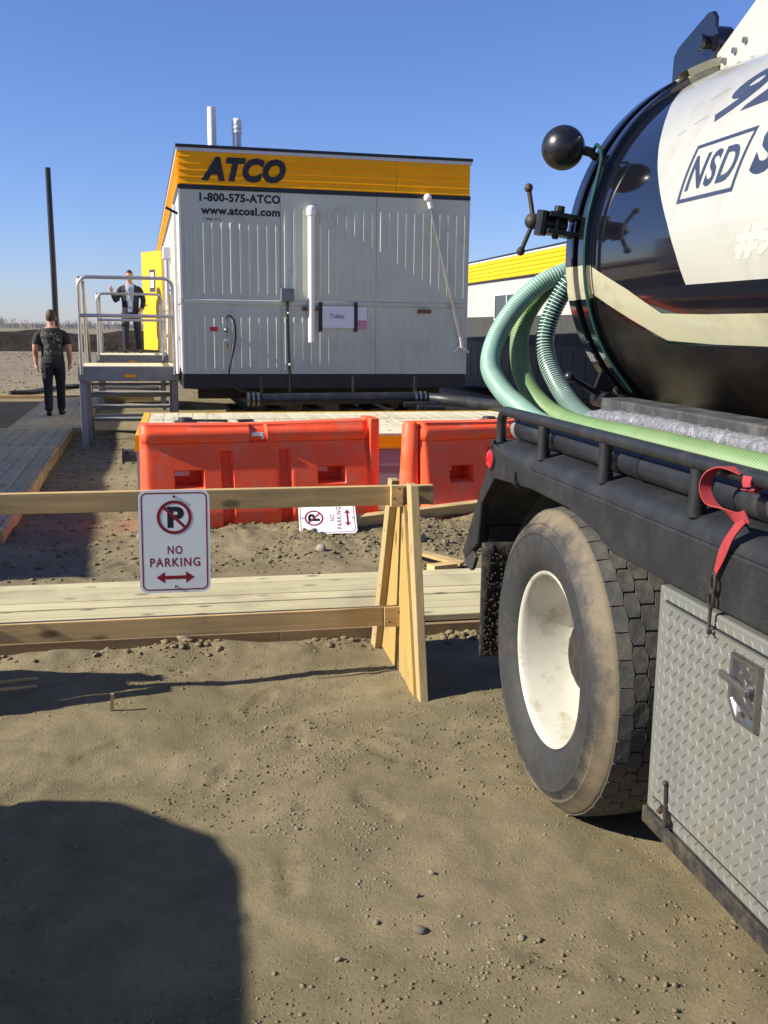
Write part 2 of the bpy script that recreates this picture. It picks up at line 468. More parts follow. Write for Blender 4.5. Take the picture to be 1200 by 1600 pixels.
    def build(s, name, mats, parent=None, smooth=False, bevel=0.0, seg=2, angle=35, fix=True):
        o = bpy.data.objects.new(name, s.mesh(name, mats, smooth, angle, fix))
        C.objects.link(o)
        if parent is not None: o.parent = parent
        if bevel > 0:
            b = o.modifiers.new('bevel', 'BEVEL'); b.width = bevel; b.segments = seg; b.limit_method = 'ANGLE'
        return o


def tag(o, label=None, cat=None, group=None, kind=None):
    if label: o['label'] = label
    if cat: o['category'] = cat
    if group: o['group'] = group
    if kind: o['kind'] = kind
    return o


def thing(name, label, cat, u=0, v=0, z=0, rot=0.0, group=None):
    o = bpy.data.objects.new(name, None)
    o.empty_display_size = 0.2
    C.objects.link(o)
    o.location = S(u, v, z)
    o.rotation_euler = (0, 0, A + rot)
    return tag(o, label, cat, group)


def place(o, u, v, z=0, rot=0.0):
    o.location = S(u, v, z); o.rotation_euler = (0, 0, A + rot)
    return o


def inst(me, name, parent, loc=(0, 0, 0), rot=(0, 0, 0), scale=None):
    o = bpy.data.objects.new(name, me)
    C.objects.link(o); o.parent = parent
    o.location = loc; o.rotation_euler = rot
    if scale: o.scale = scale
    return o


def spline(pts, n=10):
    P = [Vector(p) for p in pts]
    out = []
    for i in range(len(P) - 1):
        a, b, c, d = P[max(i - 1, 0)], P[i], P[i + 1], P[min(i + 2, len(P) - 1)]
        for k in range(n):
            t = k / n
            out.append(0.5 * ((2 * b) + (c - a) * t + (2 * a - 5 * b + 4 * c - d) * t * t + (3 * b - a - 3 * c + d) * t ** 3))
    out.append(P[-1])
    return out


def resample(P, step):
    P = [Vector(p) for p in P]
    L = [0.0]
    for i in range(1, len(P)): L.append(L[-1] + (P[i] - P[i - 1]).length)
    n = max(2, int(L[-1] / step))
    out = []; j = 0
    for i in range(n + 1):
        t = L[-1] * i / n
        while j < len(P) - 2 and L[j + 1] < t: j += 1
        f = (t - L[j]) / max(1e-9, L[j + 1] - L[j])
        out.append(P[j].lerp(P[j + 1], min(1, max(0, f))))
    return out


# ---- lettering: a flat triangulated outline, then mapped onto a surface
def text2d(s, offset=0.0, shear=0.0, spacing=1.0, res=4):
    cu = bpy.data.curves.new('lettering', 'FONT')
    cu.body = s; cu.size = 1.0; cu.offset = offset; cu.shear = shear; cu.space_character = spacing
    cu.resolution_u = res
    ob = bpy.data.objects.new('lettering_tmp', cu)
    C.objects.link(ob)
    dg = bpy.context.evaluated_depsgraph_get()
    me = bpy.data.meshes.new_from_object(ob.evaluated_get(dg))
    vs = [(v.co.x, v.co.y) for v in me.vertices]
    fs = [tuple(p.vertices) for p in me.polygons]
    bpy.data.objects.remove(ob); bpy.data.curves.remove(cu); bpy.data.meshes.remove(me)
    x0 = min(p[0] for p in vs); x1 = max(p[0] for p in vs); y0 = min(p[1] for p in vs); y1 = max(p[1] for p in vs)
    return [((x - x0) / (x1 - x0), (y - y0) / (y1 - y0)) for x, y in vs], fs


def text_on(name, s, fmap, mat, parent, offset=0.0, shear=0.0, spacing=1.0, o=(0, 0, 0), cuts=None):
    vs, fs = text2d(s, offset, shear, spacing)
    return flat_on(name, vs, fs, fmap, mat, parent, o, cuts)


def flat_on(name, vs, fs, fmap, mat, parent, o=(0, 0, 0), cuts=None):
    """maps 2-d polygons through fmap; cuts = (nx, ny) first slices them so they can follow a curve"""
    bm = bmesh.new()
    bv = [bm.verts.new((x, y, 0)) for x, y in vs]
    for f in fs:
        try: bm.faces.new([bv[i] for i in f])
        except ValueError: pass
    if cuts:
        xs = [v[0] for v in vs]; ys = [v[1] for v in vs]
        for k, (lo, hi, cnt) in enumerate(((min(xs), max(xs), cuts[0]), (min(ys), max(ys), cuts[1]))):
            for i in range(1, cnt):
                t = lo + (hi - lo) * i / cnt
                no = (1, 0, 0) if k == 0 else (0, 1, 0)
                co = (t, 0, 0) if k == 0 else (0, t, 0)
                bmesh.ops.bisect_plane(bm, geom=bm.verts[:] + bm.edges[:] + bm.faces[:], dist=1e-6, plane_co=co, plane_no=no)
    for v in bm.verts:
        p = fmap(v.co.x, v.co.y)
        v.co = (p[0] - o[0], p[1] - o[1], p[2] - o[2])
    me = bpy.data.meshes.new(name)
    bm.to_mesh(me); bm.free()
    me.materials.append(mat)
    ob = bpy.data.objects.new(name, me)
    C.objects.link(ob)
    ob.parent = parent
    return ob


# ------------------------------------------------------------------ noise for terrain
_perm = rng.random((512, 512))


def vnoise(x, y):
    xi = np.floor(x).astype(int); yi = np.floor(y).astype(int)
    fx = x - xi; fy = y - yi
    fx = fx * fx * (3 - 2 * fx); fy = fy * fy * (3 - 2 * fy)
    g = lambda i, j: _perm[i % 512, j % 512]
    a = g(xi, yi) * (1 - fx) + g(xi + 1, yi) * fx
    b = g(xi, yi + 1) * (1 - fx) + g(xi + 1, yi + 1) * fx
    return (a * (1 - fy) + b * fy) * 2 - 1


def fbm(x, y, o=4):
    t = np.zeros_like(x); a = 1.0
    for i in range(o):
        t += a * vnoise(x * 2 ** i + 17.3 * i, y * 2 ** i - 9.1 * i); a *= 0.5
    return t


def sm(x, a, b):
    t = np.clip((x - a) / (b - a), 0, 1)
    return t * t * (3 - 2 * t)


PRINTS = [(0.10, 3.45, 1.2), (0.42, 3.78, 1.35), (0.30, 4.18, 1.1), (-0.35, 3.75, 0.7), (-0.62, 3.42, 0.9), (0.72, 3.55, 2.0), (0.62, 3.12, 1.9), (0.9, 2.2, 2.3), (0.55, 1.95, 2.2), (-0.1, 4.62, 0.3), (0.45, 4.66, 0.2), (0.15, 6.7, 0.5), (0.5, 6.95, 0.4), (-0.45, 6.9, 1.0), (-0.7, 7.6, 1.3), (0.28, 2.75, 1.5)]


def ground_z(u, v):
    u = np.asarray(u, float); v = np.asarray(v, float)
    near = 1 - sm(np.hypot(u * 0.8, v - 4), 9, 20)
    z = 0.018 * fbm(u * 0.9, v * 0.9, 3) * near
    z += 0.0055 * fbm(u * 5, v * 5, 3) * near + 0.004 * fbm(u * 1.1 + 7, v * 4.6, 3) * near
    z += 0.0022 * fbm(u * 19, v * 19, 3) * near
    # dirt heaped up against the orange barriers
    m = sm(u, 0.0, 1.1) * (1 - sm(u, 3.2, 4.2)) * sm(v, 6.35, 7.35) * (1 - sm(v, 7.7, 8.35))
    z += m * (0.018 + 0.055 * sm(u, 1.3, 2.0) + 0.028 * fbm(u * 3.3, v * 3.3, 4) + 0.016 * np.abs(fbm(u * 11, v * 11, 3)))
    m2 = sm(u, -0.7, -0.1) * (1 - sm(u, 0.2, 1.2)) * sm(v, 7.2, 7.7) * (1 - sm(v, 7.8, 8.2))
    z += m2 * (0.035 + 0.03 * fbm(u * 5, v * 5, 3))
    # spoil along the foot of the boardwalk
    m3 = np.exp(-((v - 4.86 + 0.05 * fbm(u * 2.2, u * 0 + 3.3, 2)) / 0.12) ** 2)
    z += m3 * (0.020 + 0.03 * np.clip(fbm(u * 4.1, v * 4.1, 4), -0.5, 1)) * near
    m4 = np.exp(-((v - 6.2) / 0.15) ** 2)
    z += m4 * 0.02 * fbm(u * 4, v * 4, 3) * near
    # footprints and scuffs in front of the barricade
    z -= 0.013 * np.clip(fbm(u * 3.1 + 40, v * 3.1, 2) - 0.35, 0, 1) * near
    # broken crust: low edges where a dry skin has flaked away
    q = fbm(u * 1.5 + 3.3, v * 2.3 + 1.7, 5)
    z += 0.0040 * sm(q, 0.16, 0.22) * near + 0.0035 * sm(fbm(u * 2.9 + 21, v * 3.4 + 8, 5), 0.30, 0.38) * near
    # boot prints
    for (pu, pv, pa) in PRINTS:
        c_, s_ = math.cos(pa), math.sin(pa)
        a = (u - pu) * c_ + (v - pv) * s_; b = -(u - pu) * s_ + (v - pv) * c_
        d_ = (b / (0.044 - 0.010 * np.exp(-((a + 0.03) / 0.04) ** 2))) ** 2 + (a / 0.14) ** 4
        z -= 0.010 * (1 - sm(d_, 0.6, 1.25)) * (0.75 + 0.25 * np.sign(np.sin(a * 210))) - 0.004 * np.exp(-((d_ - 1.5) / 0.5) ** 2)
    # pressed flat where things stand
    z *= 1 - 0.8 * np.exp(-(((u - 1.33) / 0.22) ** 2 + ((v - 3.05) / 0.32) ** 2))
    return z - 0.004


def grid_coords(lo, hi, step, far_lo, far_hi, g=1.16):
    a = list(np.arange(lo, hi + step / 2, step))
    s_ = step; x = a[-1]
    while x < far_hi: s_ = min(s_ * g, 400); x += s_; a.append(x)
    s_ = step; x = a[0]
    while x > far_lo: s_ = min(s_ * g, 400); x -= s_; a.insert(0, x)
    return np.array(a)


gu = grid_coords(-1.9, 2.6, 0.022, -4000, 4000)
gv = grid_coords(1.5, 8.6, 0.022, -2500, 6000)
GU, GV = np.meshgrid(gu, gv)
GZ = ground_z(GU, GV)
far = np.hypot(GU, GV)
GZ += np.where(far > 30, 0.10 * fbm(GU * 0.05, GV * 0.05, 3) * sm(far, 30, 80), 0)
GX = GU * UX.x + GV * VX.x
GY = GU * UX.y + GV * VX.y
nu, nv = len(gu), len(gv)
co = np.stack([GX, GY, GZ], -1).reshape(-1, 3)
idx = np.arange(nu * nv).reshape(nv, nu)
quads = np.stack([idx[:-1, :-1], idx[:-1, 1:], idx[1:, 1:], idx[1:, :-1]], -1).reshape(-1, 4)
gm = bpy.data.meshes.new('ground')
gm.vertices.add(len(co)); gm.vertices.foreach_set('co', co.ravel())
gm.loops.add(quads.size); gm.loops.foreach_set('vertex_index', quads.ravel())
gm.polygons.add(len(quads)); gm.polygons.foreach_set('loop_start', np.arange(0, quads.size, 4))
gm.polygons.foreach_set('use_smooth', np.ones(len(quads), bool))
gm.update(); gm.validate()


def ground_material():
    m = bpy.data.materials.new('dry_dirt')
    m.use_nodes = True
    n, l = m.node_tree.nodes, m.node_tree.links
    b = n['Principled BSDF']
    b.inputs['Roughness'].default_value = 0.95
    b.inputs['Specular IOR Level'].default_value = 0.12
    tc = n.new('ShaderNodeTexCoord')
    def noise(sc, det, rough=0.6):
        q = n.new('ShaderNodeTexNoise'); q.inputs['Scale'].default_value = sc
        q.inputs['Detail'].default_value = det; q.inputs['Roughness'].default_value = rough
        l.new(tc.outputs['Object'], q.inputs['Vector']); return q
    big = noise(0.55, 4)
    mid = noise(5.0, 6, 0.7)
    fine = noise(110, 7, 0.85)
    r1 = n.new('ShaderNodeValToRGB')
    r1.color_ramp.elements[0].position = 0.34; r1.color_ramp.elements[0].color = (0.200, 0.170, 0.092, 1)
    r1.color_ramp.elements[1].position = 0.66; r1.color_ramp.elements[1].color = (0.248, 0.202, 0.124, 1)
    l.new(big.outputs['Fac'], r1.inputs[0])
    r2 = n.new('ShaderNodeMapRange'); r2.inputs['From Min'].default_value = 0.3; r2.inputs['From Max'].default_value = 0.7
    r2.inputs['To Min'].default_value = 0.80; r2.inputs['To Max'].default_value = 1.16
    l.new(mid.outputs['Fac'], r2.inputs['Value'])
    r3 = n.new('ShaderNodeMapRange'); r3.inputs['From Min'].default_value = 0.3; r3.inputs['From Max'].default_value = 0.7
    r3.inputs['To Min'].default_value = 0.74; r3.inputs['To Max'].default_value = 1.22
    l.new(fine.outputs['Fac'], r3.inputs['Value'])
    mp_ = noise(1.7, 5, 0.62); mp_.inputs['Distortion'].default_value = 1.2
    rp_ = n.new('ShaderNodeMapRange'); rp_.inputs['From Min'].default_value = 0.40; rp_.inputs['From Max'].default_value = 0.62
    rp_.inputs['To Min'].default_value = 0.87; rp_.inputs['To Max'].default_value = 1.10
    l.new(mp_.outputs['Fac'], rp_.inputs['Value'])
    m0 = n.new('ShaderNodeMath'); m0.operation = 'MULTIPLY'
    l.new(r2.outputs[0], m0.inputs[0]); l.new(rp_.outputs[0], m0.inputs[1])
    mm = n.new('ShaderNodeMath'); mm.operation = 'MULTIPLY'
    l.new(m0.outputs[0], mm.inputs[0]); l.new(r3.outputs[0], mm.inputs[1])
    hs = n.new('ShaderNodeHueSaturation')
    l.new(r1.outputs[0], hs.inputs['Color']); l.new(mm.outputs[0], hs.inputs['Value'])
    # far stubble field: greyer, streaky
    sep = n.new('ShaderNodeSeparateXYZ'); l.new(tc.outputs['Object'], sep.inputs[0])
    fy = n.new('ShaderNodeMapRange'); fy.inputs['From Min'].default_value = 20; fy.inputs['From Max'].default_value = 27
    l.new(sep.outputs['Y'], fy.inputs['Value'])
    fld = noise(1.6, 8, 0.8)
    rf = n.new('ShaderNodeValToRGB')
    rf.color_ramp.elements[0].position = 0.35; rf.color_ramp.elements[0].color = (0.15, 0.12, 0.08, 1)
    rf.color_ramp.elements[1].position = 0.62; rf.color_ramp.elements[1].color = (0.27, 0.23, 0.165, 1)
    l.new(fld.outputs['Fac'], rf.inputs[0])
    mx = n.new('ShaderNodeMixRGB'); l.new(fy.outputs[0], mx.inputs[0]); l.new(hs.outputs[0], mx.inputs[1]); l.new(rf.outputs[0], mx.inputs[2])
    l.new(mx.outputs[0], b.inputs['Base Color'])
    hb = noise(60, 9, 0.82)
    vo = n.new('ShaderNodeTexVoronoi'); vo.inputs['Scale'].default_value = 75
    l.new(tc.outputs['Object'], vo.inputs['Vector'])
    vr = n.new('ShaderNodeMapRange'); vr.inputs['From Min'].default_value = 0.0; vr.inputs['From Max'].default_value = 0.35
    vr.inputs['To Min'].default_value = 0.55; vr.inputs['To Max'].default_value = 0
    l.new(vo.outputs['Distance'], vr.inputs['Value'])
    # only some cells carry a grain of gravel
    sp = n.new('ShaderNodeSeparateXYZ'); l.new(vo.outputs['Color'], sp.inputs[0])
    gt = n.new('ShaderNodeMath'); gt.operation = 'GREATER_THAN'; gt.inputs[1].default_value = 0.72
    l.new(sp.outputs[0], gt.inputs[0])
    gm_ = n.new('ShaderNodeMath'); gm_.operation = 'MULTIPLY'; l.new(vr.outputs[0], gm_.inputs[0]); l.new(gt.outputs[0], gm_.inputs[1])
    ad = n.new('ShaderNodeMath'); ad.operation = 'ADD'; l.new(hb.outputs['Fac'], ad.inputs[0]); l.new(gm_.outputs[0], ad.inputs[1])
    bp = n.new('ShaderNodeBump'); bp.inputs['Distance'].default_value = 0.009; bp.inputs['Strength'].default_value = 0.9
    l.new(ad.outputs[0], bp.inputs['Height'])
    l.new(bp.outputs[0], b.inputs['Normal'])
    return m


gm.materials.append(ground_material())
go = bpy.data.objects.new('ground', gm)
C.objects.link(go)
tag(go, kind='structure')

# dark soil bank across the field, far off
def soil_bank():
    us = np.arange(-95, 40, 0.8); prof = [(-3.2, -0.2), (-2.2, 0.45), (-1.0, 0.95), (0.2, 1.12), (1.4, 0.95), (3.0, 0.3), (4.2, -0.2)]
    mb = MB(); vs = []
    for i, u in enumerate(us):
        for j, (dv, z) in enumerate(prof):
            nz = float(fbm(np.array([u * 0.35 + j]), np.array([j * 1.7]), 3)[0])
            vs.append(tuple(S(u, 66 + dv + 0.25 * nz, max(-0.3, z + 0.14 * nz * (0 < j < 6)))))
    m = len(prof); fs = [(i * m + j, (i + 1) * m + j, (i + 1) * m + j + 1, i * m + j + 1) for i in range(len(us) - 1) for j in range(m - 1)]
    mb.add(vs, fs)
    o = mb.build('soil_bank', MT['berm'])
    tag(o, kind='structure')
soil_bank()

# bare far-off trees along the horizon: one mass, many thin stems and twigs
def far_treeline():
    mb = MB()
    r = random.Random(3)
    for i in range(2600):
        u = r.uniform(-260, 40); v = r.uniform(300, 400)
        h = r.choice((1.4, 1.8, 2.2, 3.0)) * r.uniform(0.7, 1.2) * (1.0 + 0.5 * math.sin(u * 0.11) * math.sin(u * 0.037 + 1))
        p = S(u, v, -0.2)
        mb.tube([p, p + Vector((r.uniform(-.2, .2), 0, h))], 0.10, 4, 0, False, lambda q: 0.11 if q == 0 else 0.03)
        for k in range(6):
            z = h * r.uniform(0.25, 0.95); a = r.uniform(0, 2 * PI); L = h * 0.28
            q = p + Vector((0, 0, z)); e = q + Vector((math.cos(a) * L, math.sin(a) * L, L * r.uniform(0.5, 1.1)))
            mb.tube([q, e], 0.05, 3, 0, False, lambda t: 0.06 if t == 0 else 0.025)
    o = mb.build('treeline', MT['bark'], fix=False)
    tag(o, 'low line of bare haze-grey trees far off on the horizon', 'trees', kind='stuff')
far_treeline()


# ================================================================== TRAILERS
TR = math.radians(2.1)


def ribbed_panel(w, z0, z1, period, r, breaks=True, lower=0.0):
    """sheet with raised vertical beads; front is -y"""
    mb = MB(); mb.box(0, w, 0, 0.02, z0, z1)
    x = period * 0.5
    while x < w - 0.02:
        z = z0 + r.uniform(0.02, 0.06)
        top = z1 - (0.16 if z1 > 2.5 else 0.13) - lower * (x < 1.26)
        while z < top - 0.08:
            L = r.choice((9, 9, 9, r.uniform(0.3, 1.4))) if breaks else top - z
            e = min(top, z + L)
            dp = r.uniform(0.0085, 0.0108) if breaks else 0.007
            xo = x + r.uniform(-0.003, 0.003)
            a, b_ = 0.020, 0.006
            vs = [(xo - a, 0, z), (xo + a, 0, z), (xo - b_, -dp, z + 0.03), (xo + b_, -dp, z + 0.03),
                  (xo - b_, -dp, e - 0.03), (xo + b_, -dp, e - 0.03), (xo - a, 0, e), (xo + a, 0, e)]
            mb.add(vs, [(0, 1, 3, 2), (0, 2, 4, 6), (1, 7, 5, 3), (2, 3, 5, 4), (4, 5, 7, 6)])
            z = e + r.uniform(0.0, 0.03)
        x += period
    return mb


def side_panel_mesh(length, z0, z1, period):
    """long wall sheet with grooves, outside is -x, starts at y=0"""
    mb = MB(); mb.box(0, 0.02, 0, length, z0, z1)
    y = period
    while y < length - 0.05:
        mb.prism([(-0.007, y - 0.006), (-0.007, y + 0.006), (0, y + 0.018), (0, y - 0.018)], 2, z0 + 0.03, z1 - 0.03)
        y += period
    return mb


def office_trailer(label, u, v, rot, width, length, top, band, ledge, zb, detail):
    """roof, fascia boards, siding sheets; front face is y=0, left wall is x=0"""
    t = thing('office_trailer', label, 'trailer', u, v, 0, rot, 'site office trailers')
    r = random.Random(int(length * 10 + width))
    MB().box(0.022, width - 0.022, 0.022, length - 0.022, zb + 0.03, top - 0.04).build('body', MT['siding_white'], t)
    mb = MB()
    mb.box(-0.03, width + 0.03, -0.03, length + 0.03, top - 0.035, top)
    mb.build('roof_edge', MT['blackpaint'], t)
    MB().box(-0.02, width + 0.02, -0.02, length + 0.02, top - 0.075, top - 0.036).build('roof_trim', MT['trim_grey'], t)
    # yellow fascia boards: front and left wall
    nb = 5
    h = (top - 0.076 - band) / nb
    for (x0, x1) in (((0.0, width * 0.735), (width * 0.735, width))):
        for k in range(nb):
            z0 = band + k * h
            m = MB()
            m.prism([(-0.008, z0 + h), (-0.022, z0 + 0.012), (-0.010, z0 + 0.001), (0.02, z0 + 0.001), (0.02, z0 + h)], 0, x0 + 0.002, x1 - 0.002)
            m.build('fascia_board', MT['fascia'], t)
    nseg = max(2, int(length / 2.9)); sl = length / nseg
    for j in range(nseg):
        for k in range(nb):
            z0 = band + k * h
            m = MB()
            m.prism([(-0.008, z0 + h), (-0.022, z0 + 0.012), (-0.010, z0 + 0.001), (0.02, z0 + 0.001), (0.02, z0 + h)][::-1], 1, j * sl + 0.002, (j + 1) * sl - 0.002)
            m.build('fascia_board', MT['fascia'], t)
    mb = MB()
    mb.box(-0.016, width + 0.012, -0.016, length, band - 0.05, band - 0.001)
    mb.build('band_stripe', MT['blackpaint'], t)
    # siding
    if detail == 'front':
        pw = width / 3
        for k in range(3):
            for (z0, z1) in ((ledge + 0.035, band - 0.052), (zb + 0.185, ledge - 0.035)):
                o = ribbed_panel(pw - 0.004, z0, z1, pw / 11, r, True, 0.21 if (k == 0 and z1 > 2.5) else 0.0).build('siding_panel', MT['siding'], t)
                o.location = (k * pw + 0.002, -0.003 * k, 0)
        mb = MB(); mb.prism([(0.0, ledge - 0.035), (-0.012, ledge - 0.02), (-0.012, ledge + 0.02), (0.0, ledge + 0.035), (0.02, ledge + 0.035), (0.02, ledge - 0.035)], 0, 0.0, width)
        mb.build('ledge_strip', MT['siding'], t)
        mb = MB()
        mb.box(-0.010, 0.012, -0.012, 0.0, zb + 0.18, band - 0.052)
        mb.build('corner_trim', MT['trim_white'], t)
        mb = MB(); mb.box(width - 0.012, width + 0.010, -0.012, 0.02, zb + 0.18, band - 0.052); mb.build('corner_trim', MT['siding'], t)
    else:
        MB().box(0, width, 0, 0.02, zb + 0.19, band - 0.052).build('end_wall', MT['siding_white'], t)
    for j in range(nseg):
        rows = [(ledge + 0.02, band - 0.052, 'siding_white', 0.15), (zb + 0.185, ledge - 0.02, 'siding_white', 0.15)]
        if detail == 'side':
            rows = [(1.885, band - 0.052, 'siding_white', 0.6), (ledge + 0.02, 1.883, 'siding_dark', 0.075), (zb + 0.185, ledge - 0.02, 'siding_dark', 0.6)]
        for (z0, z1, mk, per) in rows:
            o = side_panel_mesh(sl - 0.004, z0, z1, per).build('siding_panel', MT[mk], t)
            o.location = (0, j * sl + 0.002, 0)
    MB().box(-0.014, 0.02, 0, length, ledge - 0.02, ledge + 0.02).build('ledge_strip', MT['siding_dark' if detail == 'side' else 'siding_white'], t)
    MB().box(-0.004, width + 0.004, -0.004, length, zb, zb + 0.18).build('skirt', MT['skirt'], t, bevel=0.004)
    return t


def side_window(t, y0, y1, z0, z1, npane=2):
    """window in the left wall"""
    f = MB()
    fw = 0.035
    f.box(-0.03, 0.0, y0 - fw, y1 + fw, z1, z1 + fw); f.box(-0.03, 0.0, y0 - fw, y1 + fw, z0 - fw, z0)
    f.box(-0.03, 0.0, y0 - fw, y0, z0, z1); f.box(-0.03, 0.0, y1, y1 + fw, z0, z1)
    pw = (y1 - y0) / npane
    for k in range(1, npane): f.box(-0.03, 0.0, y0 + k * pw - 0.02, y0 + k * pw + 0.02, z0, z1)
    o = f.build('window', MT['trim_white'], t)
    for k in range(npane):
        MB().box(-0.016, -0.011, y0 + k * pw + 0.021 * (k > 0), y0 + (k + 1) * pw - 0.021 * (k < npane - 1), z0, z1).build('pane', MT['glass'], o)


def side_door(t, y0, y1, z0, z1, closed=True):
    f = MB()
    f.box(-0.022, 0.0, y0 - 0.06, y0, z0, z1 + 0.06); f.box(-0.022, 0.0, y1, y1 + 0.06, z0, z1 + 0.06); f.box(-0.022, 0.0, y0, y1, z1, z1 + 0.06)
    f.build('door_frame', MT['trim_white'], t)
    if closed:
        d = MB().box(-0.032, 0.0, y0 + 0.004, y1 - 0.004, z0, z1 - 0.004).build('door', MT['door_yellow'], t)
        MB().box(-0.036, -0.033, y0 + 0.30, y0 + 0.62, z0 + 0.55, z0 + 0.95).build('kick_plate', MT['blackpaint'], d)
        m = MB(); m.cyl((-0.032, y1 - 0.1, z0 + 1.0), (-0.09, y1 - 0.1, z0 + 1.0), 0.012); m.cyl((-0.085, y1 - 0.1, z0 + 1.0), (-0.085, y1 - 0.22, z0 + 1.0), 0.011)
        m.build('handle', MT['steel'], d)


TU, TV = 0.02, 12.70
TOP, BAND, LEDGE, ZB = 3.745, 3.285, 1.905, 0.835
T1 = office_trailer('big grey trailer, ribbed end wall facing us, with black lettering and an open yellow door', TU, TV, TR, 3.67, 17.5, TOP, BAND, LEDGE, ZB, 'front')
text_on('company_name', 'ATCO', lambda x, y: (0.265 + x * 1.03, -0.0235, 3.335 + y * 0.285), MT['letter'], T1, offset=0.06, shear=0.25, spacing=1.05)
text_on('phone_number', '1-800-575-ATCO', lambda x, y: (0.24 + x * 0.985, -0.0015, 3.095 + y * 0.105), MT['letter'], T1, offset=0.045, spacing=1.08)
text_on('web_address', 'www.atcosl.com', lambda x, y: (0.255 + x * 0.965, -0.0015, 2.945 + y * 0.10), MT['letter'], T1, offset=0.045, spacing=1.08)
text_on('unit_number', 'T 24090 10/12', lambda x, y: (0.27 + x * 0.22, -0.0015, 2.875 + y * 0.03), MT['letter'], T1, offset=0.02)


def trailer1_details(t):
    # white drain pipe up the wall
    m = MB()
    m.cyl((1.60, -0.06, 1.42), (1.60, -0.06, 2.99), 0.043, 16)
    p = m.build('wall_pipe', MT['pvc'], t, smooth=True)
    m = MB(); m.lathe([(0, 0.043), (0.0, 0.055), (0.06, 0.062), (0.10, 0.05), (0.12, 0.02), (0.122, 0.0)], (1.60, -0.06, 2.97), 2, 16)
    m.build('pipe_cap', MT['pvc'], p, smooth=True)
    for dx in (-0.085, 0.09):
        MB().box(1.60 + dx - 0.025, 1.60 + dx + 0.025, -0.035, -0.001, 1.81, 1.86).build('pipe_bracket', MT['rust'], p)
    m = MB(); m.bar((1.52, -0.04, 1.835), (1.63, -0.11, 1.82), 0.012, 0.012); m.build('pipe_clip', MT['rust'], p)
    # electric box, conduit
    b = MB().box(1.215, 1.375, -0.09, -0.002, 1.925, 2.085).build('electric_box', MT['greybox'], t, bevel=0.006)
    MB().box(1.225, 1.365, -0.096, -0.091, 1.935, 2.075).build('box_lid', MT['greybox'], b)
    pts = spline([(1.30, -0.05, 1.93), (1.30, -0.045, 1.75), (1.31, -0.035, 1.4), (1.325, -0.02, 1.05), (1.33, -0.02, 0.9), (1.33, -0.02, 0.6)], 6)
    MB().tube(pts, 0.016, 8).build('conduit', MT['blackpaint'], b, smooth=True)
    for z in (1.78, 1.14):
        MB().sphere((1.305 + (1.78 - z) * 0.025, -0.055, z), 0.016, 8, 6).build('conduit_clip', MT['pvc'], b)
    MB().box(1.34, 1.40, -0.0085, -0.0065, 2.12, 2.26).build('faded_sticker', MT['trim_grey'], t)
    # toilets notice between two black uprights
    n = MB().box(1.725, 2.165, -0.034, -0.022, 1.60, 1.875).build('notice_board', MT['paper'], t)
    for x in (1.70, 2.155):
        MB().box(x, x + 0.045, -0.04, -0.001, 1.555, 1.925).build('black_bar', MT['blackpaint'], n, bevel=0.006)
    text_on('notice_lettering', 'Toilets', lambda x, y: (1.84 + x * 0.19, -0.0355, 1.72 + y * 0.06), MT['letter'], n, offset=0.004)
    MB().box(2.205, 2.325, -0.021, -0.0175, 1.58, 1.87).build('small_poster', MT['paper'], t)
    MB().box(2.207, 2.323, -0.024, -0.022, 1.585, 1.70).build('poster_print', MT['pink'], t)
    # red label, tap and its black hose
    MB().box(0.335, 0.43, -0.014, -0.010, 1.545, 1.60).build('red_label', MT['red'], t)
    m = MB()
    m.cyl((0.53, -0.001, 1.56), (0.53, -0.10, 1.56), 0.018, 10); m.sphere((0.53, -0.10, 1.56), 0.032, 12, 8)
    m.cyl((0.53, -0.10, 1.56), (0.53, -0.10, 1.70), 0.013, 8); m.cyl((0.53, -0.10, 1.56), (0.53, -0.10, 1.40), 0.012, 8)
    tp = m.build('tap', MT['steel'], t, smooth=True)
    m = MB(); m.box(0.50, 0.56, -0.11, -0.09, 1.425, 1.455); m.build('tap_handle', MT['pvc'], tp)
    m = MB(); m.cyl((0.53, -0.10, 1.40), (0.53, -0.10, 1.34), 0.016, 8, r2=0.009); m.build('tap_nozzle', MT['rust'], tp)
    pts = spline([(0.53, -0.10, 1.69), (0.545, -0.11, 1.735), (0.59, -0.11, 1.725), (0.635, -0.10, 1.64), (0.64, -0.09, 1.45), (0.60, -0.08, 1.25), (0.56, -0.07, 1.08), (0.56, -0.05, 0.98), (0.62, -0.06, 0.86), (0.74, -0.09, 0.80), (0.9, -0.1, 0.79)], 8)
    MB().tube(pts, 0.011, 8).build('tap_hose', MT['blackpaint'], tp, smooth=True)
    # rusted plate on the ledge, streak below
    MB().box(3.0, 3.18, -0.03, -0.012, 1.80, 1.85).build('rusted_plate', MT['rust'], t)
    # stay pole leaning along the wall with its ball end
    m = MB(); m.cyl((3.10, -0.10, 3.20), (3.58, -0.06, 1.46), 0.020, 10)
    pl = m.build('stay_pole', MT['alu'], t, smooth=True)
    MB().sphere((3.085, -0.10, 3.235), 0.052, 14, 10).build('ball_end', MT['pvc'], pl, smooth=True)
    MB().cyl((3.105, -0.10, 3.195), (3.13, -0.098, 3.11), 0.034, 10).build('pole_collar', MT['pvc'], pl, smooth=True)
    m = MB()
    m.bar((3.57, -0.06, 1.50), (3.60, -0.06, 1.36), 0.06, 0.03)
    for dx in (-0.09, 0.06, 0.12): m.bar((3.59, -0.05, 1.40), (3.59 + dx, -0.02, 1.30), 0.016, 0.016)
    m.build('pole_foot', MT['pvc'], pl)
    m = MB(); m.cyl((3.13, -0.10, 3.12), (3.36, -0.08, 2.22), 0.012, 8); m.build('pole_stripe_tube', MT['hose_mint'], pl)
